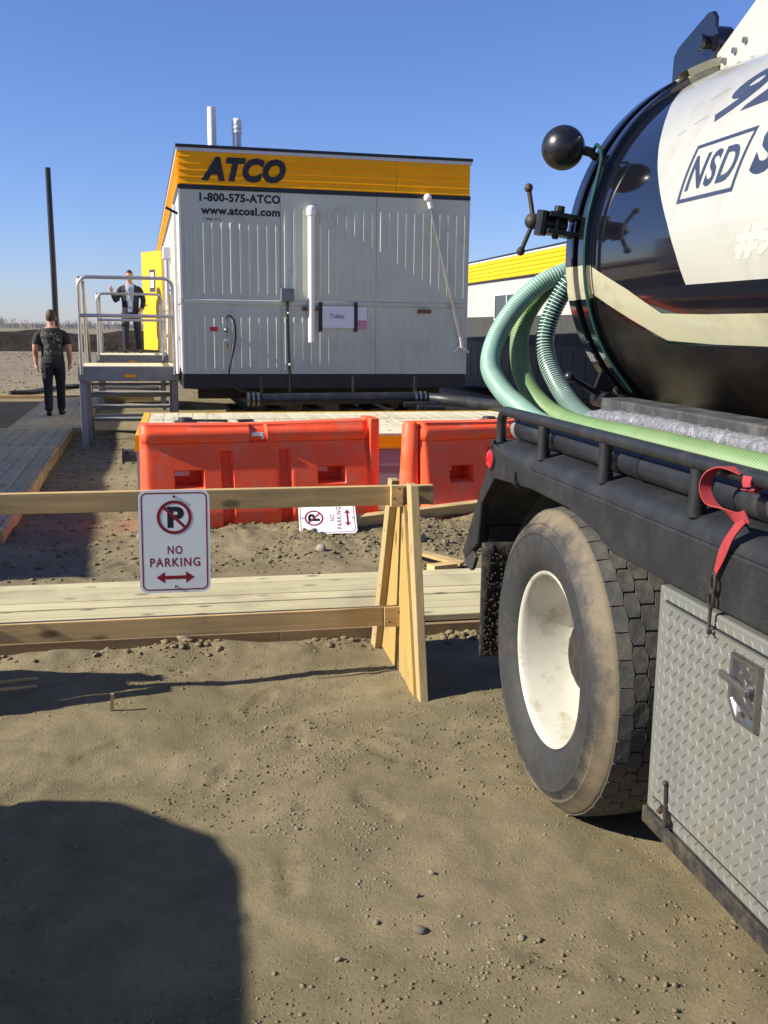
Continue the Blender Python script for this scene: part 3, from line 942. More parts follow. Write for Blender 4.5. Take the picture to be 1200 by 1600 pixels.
    # roof pipes
    MB().cyl((0.45, 0.6, TOP - 0.02), (0.45, 0.6, 4.30), 0.055, 16).build('roof_pipe', MT['pvc'], t, smooth=True)
    m = MB(); m.cyl((0.76, 0.6, TOP - 0.02), (0.76, 0.6, 4.02), 0.055, 16)
    p = m.build('roof_pipe', MT['alu'], t, smooth=True)
    m = MB(); m.lathe([(0, 0.06), (0.02, 0.066), (0.03, 0.06), (0.05, 0.06), (0.06, 0.066), (0.08, 0.066), (0.09, 0.060), (0.12, 0.066), (0.16, 0.06), (0.185, 0.035), (0.19, 0.0)], (0.76, 0.6, 4.0), 2, 16)
    m.build('pipe_cap', MT['pvc'], p, smooth=True)
    # left wall
    side_door(t, 1.25, 2.15, 1.10, 3.10, True)
    m = MB()
    m.bar((-0.02, 0.1, 2.95), (-0.16, 0.1, 3.02), 0.03, 0.03, (0, 1, 0)); m.build('wall_bracket', MT['blackpaint'], t)
    m = MB(); m.cyl((-0.05, 0.5, 1.0), (-0.05, 0.5, 3.1), 0.022, 10); m.build('wall_conduit', MT['pvc'], t, smooth=True)
    MB().box(-0.13, 0.0, 4.0, 4.3, 2.65, 2.85).build('wall_lamp', MT['trim_white'], t, bevel=0.02)
    side_window(t, 4.6, 5.8, 1.95, 2.85)
    # open yellow door at the far steps
    side_door(t, 8.25, 9.15, 1.10, 3.10, False)
    d = thing_part = bpy.data.objects.new('door', None)
    C.objects.link(d); d.parent = t; d.location = (-0.03, 8.27, 0); d.rotation_euler = (0, 0, math.radians(26))
    # leaf in its own frame: hinge at origin, leaf along +y, outside face -x
    leaf = MB().box(-0.045, 0.0, 0.0, 0.88, 1.10, 3.08).build('leaf', MT['door_yellow'], d, bevel=0.004)
    m = MB(); m.box(-0.052, -0.046, 0.28, 0.52, 2.28, 2.72); m.build('door_window', MT['glass'], d)
    m = MB(); m.box(-0.058, -0.053, 0.32, 0.48, 2.36, 2.66); m.build('door_notice', MT['paper'], d)
    m = MB(); m.cyl((-0.045, 0.80, 2.05), (-0.11, 0.80, 2.05), 0.014); m.cyl((-0.105, 0.80, 2.05), (-0.105, 0.68, 2.05), 0.012)
    m.build('handle', MT['steel'], d)
    # underside
    m = MB()
    for y in (0.5, 2.5, 5.0, 8, 11, 14, 17): m.box(0.2, 3.47, y, y + 0.1, ZB - 0.16, ZB + 0.02)
    for x in (0.9, 2.7): m.box(x, x + 0.1, 0.15, 17.3, ZB - 0.28, ZB - 0.16)
    m.build('chassis', MT['darksteel'], t)
trailer1_details(T1)

# timber cribs under the trailer
def crib(u_, v_, lb):
    t = thing('timber_crib', lb, 'timber stack', u_, v_, 0, TR, 'timber cribs under the trailer')
    for k in range(4):
        for j in range(2):
            m = MB()
            if k % 2 == 0: m.box(-0.42, 0.42, -0.30 + j * 0.42, -0.12 + j * 0.42, k * 0.138, k * 0.138 + 0.136)
            else: m.box(-0.36 + j * 0.52, -0.18 + j * 0.52, -0.4, 0.4, k * 0.138, k * 0.138 + 0.136)
            m.build('timber', MT['oldwood'], t, bevel=0.006)
for (a, b, lb) in ((0.95, 13.35, 'dark crib of old timbers under the grey trailer end, below the tap hose'), (2.0, 13.4, 'dark crib of old timbers under the grey trailer end, below the toilets notice'), (2.8, 13.45, 'dark crib of old timbers under the grey trailer end, rightmost of three')):
    crib(a, b, lb)

# trailer on the right, seen behind the big one
T2 = office_trailer('second trailer behind the hoses with a sunlit yellow band and a dark window', 7.20, 9.2, 0.0, 3.67, 18.5, 3.25, 2.73, 1.24, 0.20, 'side')
side_window(T2, 11.7, 13.4, 1.84, 2.36)
side_window(T2, 4.5, 6.0, 1.84, 2.36)
# trailer out of view on the left: its long shadow lies over the walkway
T3 = office_trailer('long white and yellow trailer standing left of the walkway, throwing its shadow over it', -0.66 - 6.19 - 3.67, 6.47 - 0.35, TR, 3.67, 15.5, 3.72, 3.26, 1.9, 0.30, 'side')


# ================================================================== METAL STEPS
def steps(u, v, rot, label, z=1.075):
    t = thing('metal_steps', label, 'steps', u, v, 0, rot, 'aluminium steps along the trailer')
    w, d = 1.24, 1.25
    m = MB(); m.box(-0.02, w + 0.02, -0.03, 0.01, z - 0.18, z); m.build('front_beam', MT['alu_dull'], t, bevel=0.004)
    m = MB(); m.box(w * 0.46, w * 0.46 + 0.14, -0.034, -0.031, z - 0.135, z - 0.10); m.build('warning_sticker', MT['fascia'], t)
    for x in (-0.02, w - 0.01):
        MB().box(x, x + 0.03, 0.012, d, z - 0.18, z).build('side_beam', MT['alu_dull'], t, bevel=0.004)
    for k in range(8):
        MB().box(0.012, w - 0.012, 0.014 + k * (d - 0.02) / 8, 0.014 + (k + 1) * (d - 0.02) / 8 - 0.008, z - 0.04, z + 0.004).build('deck_plank', MT['paleboards'], t)
    for x in (0.035, w - 0.035):
        for y in (0.04, d - 0.05):
            MB().box(x - 0.04, x + 0.04, y - 0.035, y + 0.035, -0.02, z - 0.181).build('leg', MT['alu_dull'], t, bevel=0.004)
    def hoop(x0, y0, x1, y1, nm, top=1.13, mid=0.65):
        rr = 0.12
        a = Vector((x0, y0, 0)); b = Vector((x1, y1, 0)); dd = (b - a).normalized()
        pts = [a + Vector((0, 0, z - 0.1))]
        pts.append(a + Vector((0, 0, z + top - rr)))
        for k in range(1, 7):
            q = PI / 2 * k / 6
            pts.append(a + dd * (rr - rr * math.cos(q)) + Vector((0, 0, z + top - rr + rr * math.sin(q))))
        for k in range(0, 7):
            q = PI / 2 * k / 6
            pts.append(b - dd * (rr - rr * math.sin(q)) + Vector((0, 0, z + top - rr + rr * math.cos(q))))
        pts.append(b + Vector((0, 0, z - 0.1)))
        m_ = MB().tube(pts, 0.023, 10)
        m_.cyl(tuple(a + Vector((0, 0, z + mid))), tuple(b + Vector((0, 0, z + mid))), 0.023, 10)
        return m_.build(nm, MT['alu'], t, smooth=True)
    hoop(0.03, -0.045, w - 0.03, -0.045, 'guard_rail')
    hoop(0.03, 0.03, 0.03, d - 0.03, 'guard_rail')
    # flight going down away from us
    n = 5; run = 0.27; rise = z / (n + 0.0)
    for k in range(1, n):
        zz = z - rise * k; yy = d + run * (k - 1)
        MB().box(0.06, w - 0.06, yy + 0.02, yy + 0.27, zz - 0.04, zz).build('tread', MT['alu_dull'], t, bevel=0.003)
    for x in (0.03, w - 0.05):
        MB().bar((x, d - 0.02, z - 0.10), (x, d + run * n - 0.15, 0.04), 0.03, 0.17, (0, 0, 1)).build('stringer', MT['alu_dull'], t)
    for x in (0.03, w - 0.04):
        m = MB(); m.tube([(x, d + 0.02, z - 0.1), (x, d + 0.02, z + 0.95), (x, d + run * (n - 1), 0.95), (x, d + run * (n - 1), 0.05)], 0.021, 8)
        m.build('hand_rail', MT['alu'], t, smooth=True)
    for k, zz in enumerate((0.78, 0.62, 0.34)):
        MB().box(0.08, w - 0.08, d - 0.06 - k * 0.02, d - 0.03 - k * 0.02, zz - 0.02, zz + 0.02).build('cross_bar', MT['alu_dull'], t)
    return t
steps(-1.30, 13.45, TR, 'nearer aluminium steps with a guard rail, legs standing just behind the orange barrier')
steps(-1.55, 19.55, TR, 'farther aluminium steps where the man in the dark jacket stands', 1.045)


# ================================================================== WALKWAYS
def walkway_v(u0, u1, v0, v1, z, rot, label, pu, pv, n, mat, fascia='lum_v'):
    """planks run along v"""
    t = thing('boardwalk', label, 'boardwalk', pu, pv, 0, rot, 'plank walkways')
    w = (u1 - u0) / n
    pm = MB().box(0.003, w - 0.004, 0, v1 - v0, z - 0.036, z).mesh('plank', mat)
    for k in range(n):
        o = inst(pm, 'plank', t, (u0 + k * w, v0 + random.uniform(-0.01, 0.01), random.uniform(-0.003, 0.003)))
        b = o.modifiers.new('bevel', 'BEVEL'); b.width = 0.004; b.segments = 1
    MB().box(u0 - 0.04, u0 - 0.004, v0, v1, -0.03, z - 0.004).build('edge_board', MT[fascia], t)
    MB().box(u1 + 0.004, u1 + 0.04, v0, v1, -0.03, z - 0.004).build('edge_board', MT[fascia], t)
    MB().box(u0, u1, v0 - 0.04, v0 - 0.012, -0.03, z - 0.003).build('end_board', MT['lum_u'], t)
    MB().box(u0, u1, v1 + 0.012, v1 + 0.04, -0.03, z - 0.003).build('end_board', MT['lum_u'], t)
    return t
# local frame: x=0 is the right edge
walkway_v(-1.55, 0, 0, 5.1, 0.125, TR, 'shaded plank walkway nearest us at the left edge, lit along its side board', -1.36, 7.55, 10, MT['treated_v'])
walkway_v(-1.30, 0, 0, 2.45, 0.12, TR, 'short shaded walkway section next to the foot of the nearer steps', -1.545, 12.76, 9, MT['treated_v'])
walkway_v(-1.00, 0, 0, 6.4, 0.10, TR, 'narrow plank walkway the man in the dark tee walks along', -1.50, 15.35, 7, MT['treated_v'])


def near_boardwalk():
    t = thing('boardwalk', 'pale plank boardwalk crossing the picture right behind the wooden barricade', 'boardwalk', -3.2, 5.0, 0, 0, 'plank walkways')
    w = 0.14; L = 7.0; n = 7
    cuts = [2.6, 5.15]
    for k in range(n):
        e = [0] + [c + (0.0 if k % 2 == 0 else -0.61) for c in cuts] + [L]
        e = [0, L]
        for a, b in zip(e[:-1], e[1:]):
            o = MB().box(a + 0.001, b - 0.002, k * w + 0.004, (k + 1) * w - 0.004, 0.062, 0.1).build('plank', MT['treated_u'], t, bevel=0.005, seg=2)
            o.location = (0, 0, random.uniform(-0.003, 0.003)); o.rotation_euler = (0, random.uniform(-0.0006, 0.0006), 0)
    for (a, b) in ((0, 3.66), (3.662, L)):
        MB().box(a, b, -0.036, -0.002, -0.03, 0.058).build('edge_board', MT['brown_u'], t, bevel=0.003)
        MB().box(a, b, n * w + 0.002, n * w + 0.036, -0.03, 0.058).build('edge_board', MT['lum_u'], t, bevel=0.003)
    for x in (0.3, 1.5, 2.7, 3.9, 5.1, 6.4):
        MB().box(x, x + 0.038, 0.0, n * w, 0.0, 0.06).build('joist', MT['lum_v'], t)
near_boardwalk()


# ================================================================== HOLDING TANK under the deck
def holding_tank():
    t = thing('holding_tank', 'low yellow and grey holding tank with a plank top, behind the orange barriers', 'holding tank', -0.41, 8.95, 0, 0)
    w, d, z = 4.3, 2.35, 0.655
    MB().box(0, w, 0, d, 0.02, z - 0.125).build('wall', MT['tank_grey'], t)
    m = MB(); m.box(-0.012, w + 0.012, -0.015, d + 0.01, z - 0.12, z - 0.022); m.build('yellow_band', MT['fascia'], t)
    MB().box(-0.016, w + 0.016, -0.022, -0.016, z - 0.138, z - 0.124).build('band_edge', MT['door_yellow'], t)
    for (x0, x1, y0, y1) in ((-0.01, 0.06, -0.01, d), (w - 0.06, w + 0.01, -0.01, d), (0.062, w - 0.062, d - 0.06, d)):
        MB().box(x0, x1, y0, y1, z - 0.02, z + 0.006).build('top_trim', MT['door_yellow'], t)
    n = 28; pw = (w - 0.13) / n
    pm = MB().box(0.002, pw - 0.003, -0.015, d - 0.064, z - 0.02, z + 0.002).mesh('plank', MT['paleboards'])
    for k in range(n): inst(pm, 'plank', t, (0.064 + k * pw, 0, random.uniform(-0.002, 0.002)))
    # outlet stub on the left end
    m = MB(); m.cyl((-0.001, 0.45, 0.42), (-0.13, 0.45, 0.42), 0.055, 14); m.cyl((-0.13, 0.45, 0.42), (-0.15, 0.45, 0.42), 0.075, 14)
    m.build('outlet', MT['blackhose'], t, smooth=True)
MT['tank_grey'] = material('pale_grey_tank_wall', (0.42, 0.40, 0.47), 0.5, 0, 0.06, 3)
holding_tank()


def lid_fitting(u, v, label, rot):
    t = thing('pipe_fitting', label, 'fitting', u, v, 0.66, rot, 'black fittings on the tank top')
    m = MB(); m.lathe([(0, 0.0), (0, 0.11), (0.018, 0.11), (0.02, 0.07), (0.05, 0.065), (0.055, 0.0)], (0, 0, 0), 2, 18); m.build('cap', MT['blackhose'], t, smooth=True)
    m = MB(); m.bar((0.06, 0, 0.02), (0.42, 0.03, 0.012), 0.05, 0.022); m.build('lever', MT['blackhose'], t, bevel=0.004)
    m = MB(); m.bar((0.52, 0.02, 0.012), (0.68, 0.05, 0.012), 0.07, 0.02); m.build('strap_end', MT['blackhose'], t, bevel=0.004)
lid_fitting(0.02, 10.1, 'black lever fitting lying on the left end of the tank top', 0.05)
lid_fitting(3.15, 10.0, 'black lever fitting lying on the tank top above the right barrier', 0.1)


def drain_pipe():
    t = thing('drain_pipe', 'long black drain pipe hung under the grey trailer and bending to the right', 'pipe', 0.6, 12.3)
    o = (0.6, 12.3, 0)
    r = 0.075
    m = MB(o); m.cyl((0.78, 12.42, 0.72), (3.0, 12.42, 0.735), r, 18); a = m.build('straight_run', MT['blackhose'], t, smooth=True)
    for (x, z) in ((0.80, 0.72), (0.86, 0.72), (0.92, 0.72), (2.92, 0.735), (2.98, 0.735), (3.04, 0.735)):
        m = MB(o); m.lathe([(-0.012, r), (-0.012, r + 0.012), (0.012, r + 0.012), (0.012, r)], (x, 12.42, z), 0, 18)
        m.build('clamp', MT['steel'], t, smooth=True)
    pts = spline([(3.0, 12.42, 0.735), (3.12, 12.40, 0.73), (3.35, 12.1, 0.72), (3.62, 11.2, 0.72), (3.78, 10.4, 0.73), (3.82, 10.0, 0.74)], 6)
    MB(o).tube(pts, r * 0.92, 16).build('hose_run', MT['blackhose'], t, smooth=True)
    P = resample(pts, 0.05)
    for k in (6, 8, 10):
        q = P[-k]; d = (P[-k + 1] - q).normalized()
        MB(o).cyl(tuple(q - d * 0.014), tuple(q + d * 0.014), r * 0.92 + 0.014, 16).build('clamp', MT['steel'], t, smooth=True)
    q = P[-1]; d = (q - P[-2]).normalized()
    MB(o).cyl(tuple(q), tuple(q + d * 0.22), r * 1.0, 16).build('camlock', MT['alu'], t, smooth=True)
    # short stubs hanging below
    m = MB(o); m.cyl((2.75, 12.3, 0.66), (3.2, 12.3, 0.66), 0.035, 10); m.cyl((2.9, 12.2, 0.63), (3.25, 12.2, 0.61), 0.04, 10)
    m.build('stub', MT['blackhose'], t, smooth=True)
    for x in (0.95, 2.1, 2.9):
        MB(o).box(x, x + 0.03, 12.40, 12.44, 0.79, 1.0).build('hanger', MT['darksteel'], t)
drain_pipe()


# ================================================================== ORANGE BARRIERS
def barrier(u, v, rot, label, L=1.96, column=True):
    t = thing('barrier', label, 'barrier', u, v, 0, rot, 'orange plastic barriers')
    t.scale = (1, 1, 0.965)
    Hh = 0.865
    holes = [(0.255, 0.475, 0.345, 0.475), (1.435, 1.66, 0.345, 0.475)]
    xs = sorted(set(list(np.linspace(0, L, 74)) + [h[0] for h in holes] + [h[1] for h in holes] +
                    [h[0] - 0.012 for h in holes] + [h[1] + 0.012 for h in holes] +
                    [0.62, 0.645, 0.70, 0.725, 1.10, 1.125, 1.185, 1.21, 0.86, 0.875, 0.995, 1.01, 1.845, 1.86, 0.03, 0.10]))
    zs = sorted(set(list(np.linspace(0, Hh, 38)) + [h[2] for h in holes] + [h[3] for h in holes] + [h[2] - 0.012 for h in holes] + [h[3] + 0.012 for h in holes] + [0.70, 0.715, 0.73, 0.745, 0.62, 0.635]))
    def half(x, z):
        y = 0.245 if z < 0.12 else 0.245 - 0.115 * min(1, (z - 0.12) / 0.55)
        def st(t_, a, b): q = min(1, max(0, (t_ - a) / (b - a))); return q * q * (3 - 2 * q)
        if z > 0.70:                                       # rolled top
            q = (z - 0.70) / (Hh - 0.70)
            y = 0.118 + 0.030 * math.sin(min(1, q * 1.25) * PI) ** 0.6 - 0.045 * max(0, q - 0.6)
        for c0, c1 in ((0.62, 0.725), (1.10, 1.21)):       # upright channels
            y -= 0.07 * st(x, c0, c0 + 0.025) * (1 - st(x, c1 - 0.025, c1)) * (1 - st(z, 0.62, 0.64))
        y -= 0.035 * st(x, 0.86, 0.875) * (1 - st(x, 0.995, 1.01)) * st(z, 0.70, 0.715)   # notch at top
        for (a, b, c, d) in holes:                          # pocket rims
            y -= 0.03 * st(x, a - 0.012, a) * (1 - st(x, b, b + 0.012)) * st(z, c - 0.012, c) * (1 - st(z, d, d + 0.012))
        if x < 0.035: y -= 0.03 * (1 - x / 0.035)
        if x > 1.845: y -= 0.022 * st(x, 1.845, 1.865)
        if x > L - 0.03: y -= 0.03 * (1 - (L - x) / 0.03)
        return max(0.03, y)
    nx, nz_ = len(xs), len(zs)
    vs = []
    for sgn in (-1, 1):
        for z in zs:
            for x in xs:
                zz = z + (0.02 * (x > 1.87) * (z > 0.8)) - 0.012 * (z > 0.84) * math.sin(x * 2)
                vs.append((x, sgn * half(x, z), zz))
    def inh(i, j):
        cx, cz = (xs[i] + xs[i + 1]) / 2, (zs[j] + zs[j + 1]) / 2
        return any(a < cx < b and c < cz < d for (a, b, c, d) in holes)
    fs = []
    N = nx * nz_
    for j in range(nz_ - 1):
        for i in range(nx - 1):
            a, b, c, d = j * nx + i, j * nx + i + 1, (j + 1) * nx + i + 1, (j + 1) * nx + i
            if inh(i, j):
                # tunnel walls against neighbours that are solid
                for (di, dj, p, q) in ((-1, 0, d, a), (1, 0, b, c), (0, -1, a, b), (0, 1, c, d)):
                    if not inh(i + di, j + dj): fs.append((p, q, q + N, p + N))
                continue
            fs.append((a, b, c, d)); fs.append((d + N, c + N, b + N, a + N))
    for i in range(nx - 1):
        fs.append((i + 1, i, i + N, i + 1 + N)); k = (nz_ - 1) * nx
        fs.append((k + i, k + i + 1, k + i + 1 + N, k + i + N))
    for j in range(nz_ - 1):
        a, d = j * nx, (j + 1) * nx
        fs.append((a, d, d + N, a + N))
        b, c = j * nx + nx - 1, (j + 1) * nx + nx - 1
        fs.append((c, b, b + N, c + N))
    MB().add(vs, fs).build('shell', MT['orange'], t, smooth=True, angle=40)
    for (a, b, c, d) in holes:
        m = MB(); m.box(a + 0.135, b + 0.01, 0.03, 0.06, c - 0.01, d + 0.01); m.box(a - 0.01, a + 0.134, 0.03, 0.06, c - 0.01, c + 0.062)
        m.build('pocket_back', MT['orange'], t)
    # joint column on the left end, hinge post on the right
    if column:
        m = MB(); m.lathe([(0.0, 0.115), (0.50, 0.088), (0.845, 0.078), (0.87, 0.06), (0.872, 0.0)], (-0.045, -0.02, 0.0), 2, 22, a0=PI / 2 - 0.3, a1=3 * PI / 2 + 0.3)
        m.build('joint_column', MT['orange'], t, smooth=True, angle=50)
    m = MB(); m.prism([(L - 0.075, -0.17), (L + 0.012, -0.15), (L + 0.03, 0.0), (L + 0.012, 0.15), (L - 0.075, 0.17)], 2, 0.0, 0.89)
    m.build('joint_post', MT['orange'], t, bevel=0.015)
    m = MB(); m.box(0.885, 0.985, -0.128, -0.118, 0.755, 0.785); m.box(0.965, 0.985, -0.135, -0.129, 0.73, 0.785)
    m.build('clip', MT['pvc'], t)
    return t
barrier(-0.345, 8.20, math.radians(6), 'longer orange plastic barrier left of centre, behind the upright parking sign', column=False)
barrier(1.93, 8.20, math.radians(13), 'orange plastic barrier half hidden by the truck, its left end sunlit')


# ================================================================== SIGNS
def no_parking_sign(label, name='parking_sign'):
    """12 x 18 inch plate; local x across, z up, face towards -y, centre at origin"""
    t = thing(name, label, 'sign', group='no parking signs')
    w, h = 0.305, 0.457
    def rr(w_, h_, r_, n=6):
        out = []
        for (cx, cy, a0) in ((w_ / 2 - r_, h_ / 2 - r_, 0), (-w_ / 2 + r_, h_ / 2 - r_, PI / 2), (-w_ / 2 + r_, -h_ / 2 + r_, PI), (w_ / 2 - r_, -h_ / 2 + r_, 3 * PI / 2)):
            for k in range(n + 1):
                a = a0 + PI / 2 * k / n; out.append((cx + r_ * math.cos(a), cy + r_ * math.sin(a)))
        return out
    p = rr(w, h, 0.035)
    MB().prism([(x, z) for x, z in p], 1, -0.0012, 0.0012).build('plate', MT['sign_white'], t)
    def F(y): return lambda x, z: (x, y, z)
    a, b = rr(w - 0.022, h - 0.022, 0.027), rr(w - 0.034, h - 0.034, 0.021)
    n = len(a)
    flat_on('border', a + b, [(i, (i + 1) % n, (i + 1) % n + n, i + n) for i in range(n)], F(-0.00145), MT['sign_red'], t)
    cz = 0.108
    k = 40
    ring = [(0.075 * math.cos(2 * PI * i / k), cz + 0.075 * math.sin(2 * PI * i / k)) for i in range(k)] + [(0.061 * math.cos(2 * PI * i / k), cz + 0.061 * math.sin(2 * PI * i / k)) for i in range(k)]
    fs = [(i, (i + 1) % k, (i + 1) % k + k, i + k) for i in range(k)]
    q = len(ring)
    c, s_ = math.cos(math.radians(-45)), math.sin(math.radians(-45))
    ring += [(c * x - s_ * z, cz + s_ * x + c * z) for x, z in ((-0.063, -0.0065), (0.063, -0.0065), (0.063, 0.0065), (-0.063, 0.0065))]
    fs.append((q, q + 1, q + 2, q + 3))
    flat_on('prohibition_ring', ring, fs, F(-0.00185), MT['sign_red'], t)
    text_on('letter_p', 'P', lambda x, y: (-0.030 + x * 0.072, -0.00145, 0.061 + y * 0.094), MT['sign_black'], t, offset=0.045)
    text_on('lettering', 'NO', lambda x, y: (-0.032 + x * 0.064, -0.00145, -0.018 + 0.0 + y * -0.0 + (y - 1) * 0.038), MT['sign_red'], t, offset=0.022, spacing=1.18)
    text_on('lettering', 'PARKING', lambda x, y: (-0.108 + x * 0.216, -0.00145, -0.112 + y * 0.040), MT['sign_red'], t, offset=0.022, spacing=1.18)
    z0 = -0.160
    ar = [(-0.083, z0), (-0.045, z0 + 0.026), (-0.045, z0 + 0.008), (0.045, z0 + 0.008), (0.045, z0 + 0.026), (0.083, z0), (0.045, z0 - 0.026), (0.045, z0 - 0.008), (-0.045, z0 - 0.008), (-0.045, z0 - 0.026)]
    flat_on('arrow', ar, [(0, 1, 2, 8, 9), (2, 3, 7, 8), (3, 4, 5, 6, 7)], F(-0.00145), MT['sign_red'], t)
    for zz in (0.2, -0.2):
        MB().cyl((0, -0.001, zz), (0, -0.006, zz), 0.0055, 10).build('bolt', MT['darksteel'] if zz > 0 else MT['steel'], t)
    return t
sg = no_parking_sign('upright no parking sign fixed to the top rail of the wooden barricade')
sg.location = S(-0.050, 4.345, 0.686); sg.rotation_euler = (math.radians(-1.5), math.radians(0.3), A)
sf = no_parking_sign('fallen no parking sign lying on its side in the dirt by the longer barrier')
sf.matrix_world = (Matrix.Translation(S(1.105, 7.68, 0.122)) @ Matrix.Rotation(A - math.radians(3), 4, 'Z') @ Matrix.Rotation(math.radians(-47), 4, 'X')
                   @ Matrix.Rotation(math.radians(-90), 4, 'Y'))


# ================================================================== WOODEN BARRICADE
def barricade():
    t = thing('barricade', 'wooden two rail barricade of new lumber with an A-frame end in front of the boardwalk', 'barricade', 0.97, 4.45, 0)
    o = (0.97, 4.45, 0)
    MB(o).box(-1.8, 1.12, 4.365, 4.403, 0.820, 0.909).build('top_rail', MT['lum_u'], t, bevel=0.003)
    MB(o).box(-1.75, 1.0, 4.40, 4.438, 0.238, 0.327).build('lower_rail', MT['lum_u'], t, bevel=0.003)
    MB(o).box(0.915, 0.972, 4.34, 4.3635, 0.815, 0.915).build('block', MT['lum_u'], t, bevel=0.003)
    for (u_, z_) in ((0.93, 0.855), (0.955, 0.90)): MB(o).cyl((u_, 4.342, z_), (u_, 4.338, z_), 0.0045, 8).build('nail', MT['darksteel'], t)
    for (u_, z_) in ((0.925, 0.26), (0.97, 0.305)): MB(o).cyl((u_, 4.387, z_), (u_, 4.383, z_), 0.0045, 8).build('nail', MT['darksteel'], t)
    MB(o).box(0.90, 0.998, 4.385, 4.399, 0.235, 0.332).build('block', MT['lum_u'], t, bevel=0.002)
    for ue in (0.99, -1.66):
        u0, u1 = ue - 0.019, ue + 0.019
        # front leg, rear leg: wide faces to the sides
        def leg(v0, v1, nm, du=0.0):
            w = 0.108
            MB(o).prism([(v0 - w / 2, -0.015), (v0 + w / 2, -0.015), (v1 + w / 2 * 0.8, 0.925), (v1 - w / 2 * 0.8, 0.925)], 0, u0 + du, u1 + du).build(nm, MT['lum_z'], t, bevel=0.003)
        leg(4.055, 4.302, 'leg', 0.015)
        leg(4.86, 4.47, 'leg', -0.035)
        for (v_, z_) in ((4.13, 0.06), (4.22, 0.35), (4.29, 0.62), (4.34, 0.86), (4.80, 0.07), (4.68, 0.36), (4.57, 0.66)):
            MB(o).cyl((u0 - 0.0 if v_ > 4.45 else u0 + 0.015, v_, z_), (u0 - 0.037 if v_ > 4.45 else u0 + 0.0135, v_, z_), 0.004, 6).build('nail', MT['darksteel'], t)
        MB(o).prism([(4.07, 0.0), (4.87, 0.005), (4.52, 0.82), (4.33, 0.82)], 0, u0 + 0.002, u0 + 0.014).build('gusset_panel', MT['ply'], t)
    return t
barricade()
# loose lumber
t = thing('lumber_board', 'long pale board leaning on the dirt in front of the right barrier', 'board', 1.2, 7.7)
MB((1.2, 7.7, 0)).bar((1.33, 7.72, 0.085), (2.45, 8.03, 0.125), 0.05, 0.095, (0, -0.4, 1)).build('board', MT['lum_u'], t, bevel=0.003)
t = thing('lumber_board', 'thin weathered board half buried by the mud flap', 'board', 1.5, 6.35)
MB((1.5, 6.35, 0)).bar((1.42, 6.75, 0.10), (1.85, 6.38, 0.03), 0.09, 0.02).build('board', MT['lum_u'], t, bevel=0.002)
t = thing('wood_block', 'short sawn wood block at the back edge of the boardwalk', 'wood block', 1.62, 6.2)
MB((1.62, 6.2, 0)).bar((1.58, 6.2, 0.045), (1.76, 6.27, 0.04), 0.09, 0.06).build('block', MT['lum_u'], t, bevel=0.003)
t = thing('wooden_peg', 'small wooden peg stuck upright in the dirt at the left', 'peg', -0.33, 4.15)
MB().bar((0, 0, -0.03), (0.004, 0, 0.075), 0.014, 0.014, (1, 0, 0)).build('peg', MT['lum_z'], t)
for (a, b, lb) in ((-0.80, 4.52, 'upper of two pale sticks lying in the shade at the left edge'), (-0.79, 4.42, 'lower of two pale sticks lying in the shade at the left edge')):
    t = thing('stick', lb, 'stick', a, b, 0, 0, 'pale sticks on the dirt')
    MB().bar((-0.25, -0.02, 0.02), (0.12, 0.01, 0.03), 0.012, 0.01).build('stick', MT['lum_u'], t)


# ================================================================== THE TRUCK
RO = (2.43, 3.05, 0)          # rear axle middle
UC, ZC, RT = 2.43, 1.935, 0.765
TK = thing('tank_truck', 'black and white vacuum tank truck at the right with a glossy round tank', 'truck', RO[0], RO[1], 0)


def cyl_pt(v, th, R):
    th = math.radians(th)
    return (UC - R * math.cos(th), v, ZC + R * math.sin(th))


# tank shell (axis along v), rear flanges, dished rear door
m = MB(RO); m.lathe([(-5.2, 0.0), (-5.2, 0.3), (-5.1, 0.62), (-4.95, RT)] + [(x, RT) for x in np.arange(-4.5, 3.98, 0.53)] + [(3.975, RT)], (UC, 0, ZC), 1, 128)
tank = m.build('tank', MT['tankblack'], TK, smooth=True, angle=30)
def ring(v0, v1, R, name):
    # black with a cream piece where the stripe crosses and a white piece at the crown
    def mf(i, k):
        th = (180 - (k + 0.5) * 360 / 180 + 360) % 360          # degrees from -u, upwards
        if th > 180: th -= 360
        if -13.5 < th < -4.2: return 1
        if 62 < th < 128: return 1
        return 0
    mm = MB(RO)
    mm.lathe([(v0, RT - 0.02), (v0, R - 0.006), (v0 + 0.006, R), (v1 - 0.006, R), (v1, R - 0.006), (v1, RT - 0.06)], (UC, 0, ZC), 1, 180, mfun=mf)
    return mm.build(name, [MT['tankblack'], MT['cream']], TK, smooth=True, angle=30)
ring(3.975, 4.035, 0.795, 'tank_flange')
ring(4.075, 4.15, 0.805, 'door_flange')
MB(RO).lathe([(4.03, 0.765), (4.08, 0.765)], (UC, 0, ZC), 1, 128).build('gasket', MT['rubber'], TK, smooth=True)
MB(RO).lathe([(4.145, 0.80), (4.20, 0.745), (4.26, 0.55), (4.30, 0.3), (4.31, 0.0)], (UC, 0, ZC), 1, 96).build('rear_door', MT['tankblack'], TK, smooth=True, angle=60)
